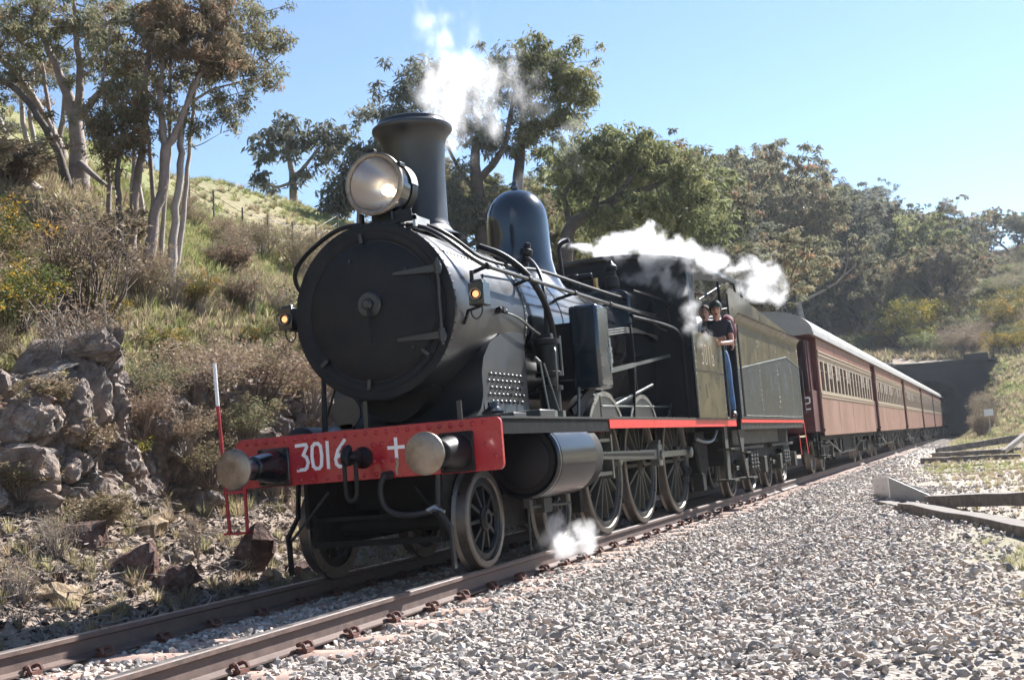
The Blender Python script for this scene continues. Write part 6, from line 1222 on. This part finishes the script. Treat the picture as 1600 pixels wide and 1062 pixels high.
# ------------------------------------------------------------------ people
def skinned(name, joints, edges, root, m, parent, sub=2):
    me = bpy.data.meshes.new(name); me.from_pydata([j[:3] for j in joints], edges, []); me.materials.append(MT[m]); o = bpy.data.objects.new(name, me); S.collection.objects.link(o); o.parent = parent
    md = o.modifiers.new('skin', 'SKIN'); md.use_smooth_shade = True; sv = me.skin_vertices[0] if me.skin_vertices else None
    if sv is None:
        bm = bmesh.new(); bm.from_mesh(me); bm.verts.layers.skin.verify(); bm.to_mesh(me); bm.free(); sv = me.skin_vertices[0]
    for i, j in enumerate(joints):
        rr = j[3] if isinstance(j[3], tuple) else (j[3], j[3]); sv.data[i].radius = rr; sv.data[i].use_root = (i == root)
    s2 = o.modifiers.new('subdivision', 'SUBSURF'); s2.levels = sub; s2.render_levels = sub; return o
def head(parent, c, facing, tilt, hair, cap=None):
    """head mesh with nose, brow, chin, ears; facing: angle, 0 = looks to -y"""
    bm = bmesh.new(); bmesh.ops.create_uvsphere(bm, u_segments=28, v_segments=20, radius=1)
    for v in bm.verts:
        x, y, z = v.co; w = .078*(1-.16*max(0, -z)**1.5); X_ = x*w*(1-.18*max(0, -z)*(y < 0)); Y_ = y*(.098 if y < 0 else .100); Z_ = z*.122
        if y < 0:
            Y_ += -.022*math.exp(-((x/.16)**2+((z+.12)/.22)**2)) - .008*math.exp(-((x/.5)**2+((z-.22)/.1)**2)) + .010*math.exp(-(((abs(x)-.40)/.16)**2+((z-.02)/.12)**2)) - .007*math.exp(-((x/.3)**2+((z+.52)/.10)**2)) - .012*math.exp(-((x/.35)**2+((z+.85)/.15)**2))
        v.co = (X_, Y_, Z_)
    me = bpy.data.meshes.new('head'); bm.to_mesh(me); bm.free(); me.shade_smooth(); me.materials.append(MT['skin'])
    h = bpy.data.objects.new('head', me); S.collection.objects.link(h); h.parent = parent; h.location = c; h.rotation_euler = (tilt, 0, facing)
    part('ear', MB().lathe([(-.012, .012), (-.008, .026), (.008, .028), (.012, .01)], (.079, .01, -.005), (1, .2, 0), 12).lathe([(-.012, .012), (-.008, .026), (.008, .028), (.012, .01)], (-.079, .01, -.005), (-1, .2, 0), 12), 'skin', h)
    ey = MB()
    for s in (-1, 1): ey.lathe([(0, .011), (-.004, .009), (-.006, 0)], (s*.031, -.086, .005), (0, 1, 0), 10, cap=False)
    part('eyes', ey, 'hair_brown', h); part('mouth', MB().lathe([(0, .018), (-.004, .012), (-.005, 0)], (0, -.093, -.066), (0, 1, 0), 12, cap=False), 'maroon_canvas', h)
    part('hair', MB().lathe([(-.05, .080), (-.02, .090), (.02, .098), (.06, .094), (.10, .070), (.128, .034), (.136, 0)], (0, .020, .004), (0, -.18, 1), 24, cap=False), hair, h)
    if cap:
        part('cap', MB().lathe([(.025, .091), (.05, .094), (.09, .086), (.125, .06), (.142, .02), (.144, 0)], (0, .004, 0), (0, 0, 1), 28, cap=False).prism([(-.075, -.06), (-.07, -.12), (-.045, -.165), (0, -.18), (.045, -.165), (.07, -.12), (.075, -.06)], .028, .036, 'xy'), cap, h)
    return h
def hand(mb_joints, edges, wi, wpos, dirv, side, curl):
    """adds palm and five bent fingers to a skin skeleton"""
    dirv = Vector(dirv).normalized(); s = Vector(side).normalized(); dn = dirv.cross(s).normalized(); palm = Vector(wpos)+dirv*.085
    mb_joints.append((*palm, (.030, .022))); pi_ = len(mb_joints)-1; edges.append((wi, pi_))
    for k, (off, L_) in enumerate(((-.030, .062), (-.010, .072), (.011, .068), (.031, .052))):
        a = palm+s*off+dirv*.02; b = a+dirv*L_*.5+dn*curl*L_*.25; c = b+dirv*L_*.3*(1-curl)+dn*curl*L_*.6
        n0 = len(mb_joints); mb_joints += [(*a, .0105), (*b, .0095), (*c, .008)]; edges += [(pi_, n0), (n0, n0+1), (n0+1, n0+2)]
    a = Vector(wpos)+dirv*.035-s*.035; b = a+dirv*.03-s*.022+dn*curl*.01; n0 = len(mb_joints); mb_joints += [(*a, .0125), (*b, .0095)]; edges += [(pi_, n0), (n0, n0+1)]
def person(label, loc, rz, J, shirt, trousers, sleeves, hairm, capm, facing, tilt=0., group=None):
    t = thing('person', label, 'person', loc, rz)
    P = J; jn = []; ed = []
    def a(k, rr, par=None):
        jn.append((*P[k], rr)); i = len(jn)-1
        if par is not None: ed.append((par, i))
        return i
    pel = a('pelvis', (.09, .07)); wa = a('waist', (.085, .06), pel); chh = a('chest', (.095, .065), wa); nb = a('neckb', (.055, .05), chh); nk = a('neck', .05, nb); a('skull', .058, nk)
    wr = {}
    for s in 'lr':
        sh = a('sh'+s, .045, chh); el = a('el'+s, .042, sh); w = a('wr'+s, .028, el); wr[s] = w
        hp = a('hip'+s, .06, pel); kn = a('kn'+s, .045, hp); an = a('an'+s, .034, kn); he = a('toe'+s, .03, an)
    for s in 'lr': hand(jn, ed, wr[s], P['wr'+s], P['hd'+s], P['hs'+s], P.get('curl', .5))
    skinned('body', jn, ed, 0, 'skin', t, 2)
    k = ['pelvis', 'waist', 'chest', 'neckb']; sj = [(*P['pelvis'], (.150, .115)), (*P['waist'], (.142, .108)), (*P['chest'], (.166, .120)), (*P['neckb'], (.072, .062))]; se = [(0, 1), (1, 2), (2, 3)]
    for s in 'lr':
        sh, el = Vector(P['sh'+s]), Vector(P['el'+s]); n0 = len(sj); sj += [(*sh, .074), (*sh.lerp(el, .38), .064), (*sh.lerp(el, .62 if sleeves else .55), .060)]; se += [(2, n0), (n0, n0+1), (n0+1, n0+2)]
    skinned('shirt', sj, se, 0, shirt, t, 2)
    tj = [(*P['waist'], (.13, .10)), (*P['pelvis'], (.150, .118))]; te = [(0, 1)]
    for s in 'lr': n0 = len(tj); tj += [(*P['hip'+s], .108), (*P['kn'+s], .076), (*P['an'+s], .062)]; te += [(1, n0), (n0, n0+1), (n0+1, n0+2)]
    skinned('jeans', tj, te, 1, trousers, t, 2)
    for s in 'lr':
        an, to = Vector(P['an'+s]), Vector(P['toe'+s]); skinned('boot', [(*(an+Vector((0, 0, .03))), .055), (*(an-Vector((0, 0, .04))), .058), (*an.lerp(to, .6), .052), (*to, .042)], [(0, 1), (1, 2), (2, 3)], 1, 'boot_leather', t, 2)
    head(t, P['skull'], facing, tilt, hairm, capm); return t
# driver: stands in the cab doorway leaning out, forearm on the cab side; feet on the running board at z 1.30
J1 = dict(pelvis=(0, .0, .92), waist=(.02, -.05, 1.08), chest=(.05, -.12, 1.33), neckb=(.06, -.14, 1.47), neck=(.065, -.17, 1.53), skull=(.07, -.20, 1.63),
  shl=(-.13, -.15, 1.42), ell=(-.10, -.32, 1.18), wrl=(.10, -.42, 1.16), shr=(.22, -.06, 1.40), elr=(.26, -.14, 1.12), wrr=(.16, -.38, 1.10),
  hipl=(-.09, .0, .88), knl=(-.10, -.03, .48), anl=(-.12, .03, .08), toel=(-.11, -.12, .03), hipr=(.09, .0, .88), knr=(.11, .02, .48), anr=(.13, .08, .08), toer=(.17, -.06, .03),
  hdl=(1, -.3, 0), hsl=(0, .2, 1), hdr=(-.5, -1, .1), hsr=(.2, -.1, 1), curl=.5)
person('driver in black cap, dark T-shirt and blue jeans leaning out of the cab doorway', (1.18, 9.13, 1.272), 0, J1, 'navy_shirt', 'denim', False, 'hair_brown', 'cap_green', .25, .08)
# second crew member behind, hand on the tender rail
J2 = dict(pelvis=(0, .0, .92), waist=(.01, -.01, 1.08), chest=(.02, -.02, 1.33), neckb=(.02, -.03, 1.47), neck=(.02, -.04, 1.53), skull=(.02, -.06, 1.63),
  shl=(-.18, -.02, 1.41), ell=(-.24, -.06, 1.14), wrl=(-.22, -.18, .94), shr=(.22, -.02, 1.41), elr=(.36, .10, 1.30), wrr=(.34, .27, 1.17),
  hipl=(-.09, .0, .88), knl=(-.10, -.03, .48), anl=(-.11, .03, .08), toel=(-.11, -.12, .03), hipr=(.09, .0, .88), knr=(.10, -.02, .48), anr=(.11, .05, .08), toer=(.13, -.09, .03),
  hdl=(0, -.3, -1), hsl=(0, 1, 0), hdr=(.0, .6, -.8), hsr=(0, -1, -.3), curl=.75)
person('second crewman in light blue shirt behind the driver, hand on the tender rail', (.93, 9.60, 1.302), 0, J2, 'blue_shirt', 'denim', True, 'hair_brown', None, .1, 0)

# ------------------------------------------------------------------ steam
def steam(name, label, puffs, dens, nscale=3.2, erode=.62, soft=1.0, seed=0, aniso=.35, stretch=(1, 1, 1)):
    """puffs: (x, y, z, r[, weight]); density is the union of soft balls eaten away by turbulence"""
    P = np.array([p[:4] for p in puffs]); R_ = P[:, 3:4]; lo = (P[:, :3]-R_).min(0)-.02; hi = (P[:, :3]+R_).max(0)+.02; c = (lo+hi)/2
    n = NT(name); n.t.nodes.remove(n.b); tc = n.n('ShaderNodeTexCoord').outputs['Object']
    w = n.noise(nscale*.55, 3, .55, tc); wv = n.n('ShaderNodeVectorMath', operation='SUBTRACT', i_1=(.5, .5, .5)); n.l(w.outputs[1], wv.inputs[0]); rm = float(R_.mean())
    ws = n.n('ShaderNodeVectorMath', operation='SCALE'); ws.inputs['Scale'].default_value = rm*2.6; n.l(wv.outputs[0], ws.inputs[0]); ad = n.n('ShaderNodeVectorMath', operation='ADD'); n.l(tc, ad.inputs[0]); n.l(ws.outputs[0], ad.inputs[1])
    f = None
    for p in puffs:
        d = n.n('ShaderNodeVectorMath', operation='DISTANCE'); n.l(ad.outputs[0], d.inputs[0]); d.inputs[1].default_value = tuple(np.array(p[:3])-c)
        v = n.math('SUBTRACT', 1, n.math('DIVIDE', d.outputs['Value'], p[3])); v = n.math('MULTIPLY', v, p[4] if len(p) > 4 else 1)
        f = v if f is None else n.math('SMOOTH_MAX', f, v)
        if f is not v: f.node.inputs[2].default_value = .1
    mp = n.n('ShaderNodeMapping'); mp.inputs['Location'].default_value = (seed*3.1, seed*1.7, seed); mp.inputs['Scale'].default_value = stretch; n.l(tc, mp.inputs[0])
    ns = n.noise(nscale, 7, .62, mp.outputs[0], .4); e = n.math('MULTIPLY', n.math('SUBTRACT', ns.outputs[0], .40), erode*4)
    g = n.math('ADD', n.math('MULTIPLY', f, 2.2), n.math('SUBTRACT', e, erode*1.0)); g = n.math('MULTIPLY', g, soft, True)
    g = n.math('MULTIPLY', g, n.math('GREATER_THAN', f, 0.0)); g = n.math('MULTIPLY', n.math('MULTIPLY', g, g), dens)
    vs_ = n.n('ShaderNodeVolumePrincipled'); vs_.inputs['Color'].default_value = (.97, .97, .975, 1); vs_.inputs['Anisotropy'].default_value = aniso; n.l(g, vs_.inputs['Density']); n.l(vs_.outputs[0], n.o.inputs['Volume'])
    hd = np.minimum(lo-c, 0); hh = hi-c; o = part(name, MB().box(-hh[0], hh[0], -hh[1], hh[1], -hh[2], hh[2]), n.m, loc=tuple(c)); me_ = o.data; me_.shade_flat(); tag(o, label, kind='stuff'); return o
def PT(px, py, y):
    d = fw+(float(px)-800)/FPX*r2-(float(py)-531)/FPX*u2; return CAM+d*((y-CAM.y)/d.y)
def puffs(lst, y): 
    out = []
    for px, py, rp, *w in lst:
        p = PT(px, py, y); out.append((p.x, p.y, p.z, rp*(p-CAM).dot(fw)/FPX, *w))
    return out
steam('chimney_steam', 'white steam plume rising behind the chimney', puffs([(703, 262, 40, .8), (712, 215, 50, .9), (712, 165, 66, 1.2), (690, 120, 64, 1.25), (735, 140, 72, 1.1), (690, 75, 60, .9), (682, 35, 50, .75), (672, 5, 34, .5), (770, 120, 74, .8), (800, 85, 56, .65), (820, 150, 60, .6), (770, 190, 64, .6), (730, 60, 50, .5), (672, 178, 26, .8)], 1.95), 2.9, 3.0, 1.15, .85, 1, stretch=(1.5, 1.5, .55))
steam('safety_valve_steam', 'bright jet of steam drifting back over the cab roof', puffs([(890, 380, 14, 1.6), (915, 383, 20, 1.6), (945, 388, 24, 1.6), (975, 385, 30, 1.6), (1005, 378, 34, 1.6), (1040, 388, 38, 1.5), (1080, 395, 36, 1.3), (1115, 405, 34, 1.0), (1150, 418, 30, .8), (1020, 400, 34, 1.4)], 7.0), 6.5, 3.8, .9, 1.0, 2)
steam('cab_steam', 'thin steam curling in front of the cab roof and side', puffs([(985, 432, 22, .9), (1010, 434, 26, 1.0), (1040, 440, 30, 1.0), (1062, 455, 28, .8), (1080, 480, 28, .8), (1078, 510, 26, .6), (1095, 530, 24, .5)], 6.9), 4, 4.5, .7, 1.0, 3)
steam('tender_steam', 'separate puff of steam hanging above the tender', puffs([(1188, 385, 26, .7), (1185, 415, 30, .9), (1195, 440, 36, 1.0), (1215, 455, 30, .9), (1170, 450, 34, .6), (1150, 425, 32, .5)], 12.5), 3.6, 2.6, .75, 1.0, 4)
steam('drain_cock_steam', 'low cloud of steam by the near rail under the cylinder', puffs([(848, 805, 26, .7), (862, 832, 34, 1.1), (885, 845, 36, 1.2), (915, 838, 34, 1.0), (940, 828, 24, .6), (838, 780, 18, .4), (895, 825, 30, .8)], 2.1), 5, 5.2, .85, 1.0, 5)
steam('steam_wisp', 'faint wisps of steam around the dome and left of the gum crown', puffs([(880, 210, 46, .5), (900, 250, 40, .45), (815, 270, 26, .5), (845, 175, 50, .5)], 5.5), .9, 2.4, .7, 1.0, 6)

# ------------------------------------------------------------------ haze
hz = NT('haze_air'); hz.t.nodes.remove(hz.b); hv = hz.n('ShaderNodeVolumePrincipled'); hv.inputs['Color'].default_value = (.80, .88, 1, 1); hv.inputs['Density'].default_value = .00028; hv.inputs['Anisotropy'].default_value = .2; hz.l(hv.outputs[0], hz.o.inputs['Volume'])
if HAZE:
    o = part('haze', MB().box(-155, 155, -45, 425, -2.5, 62), hz.m); o.data.shade_flat(); tag(o, 'thin blue haze in the valley air', kind='stuff')
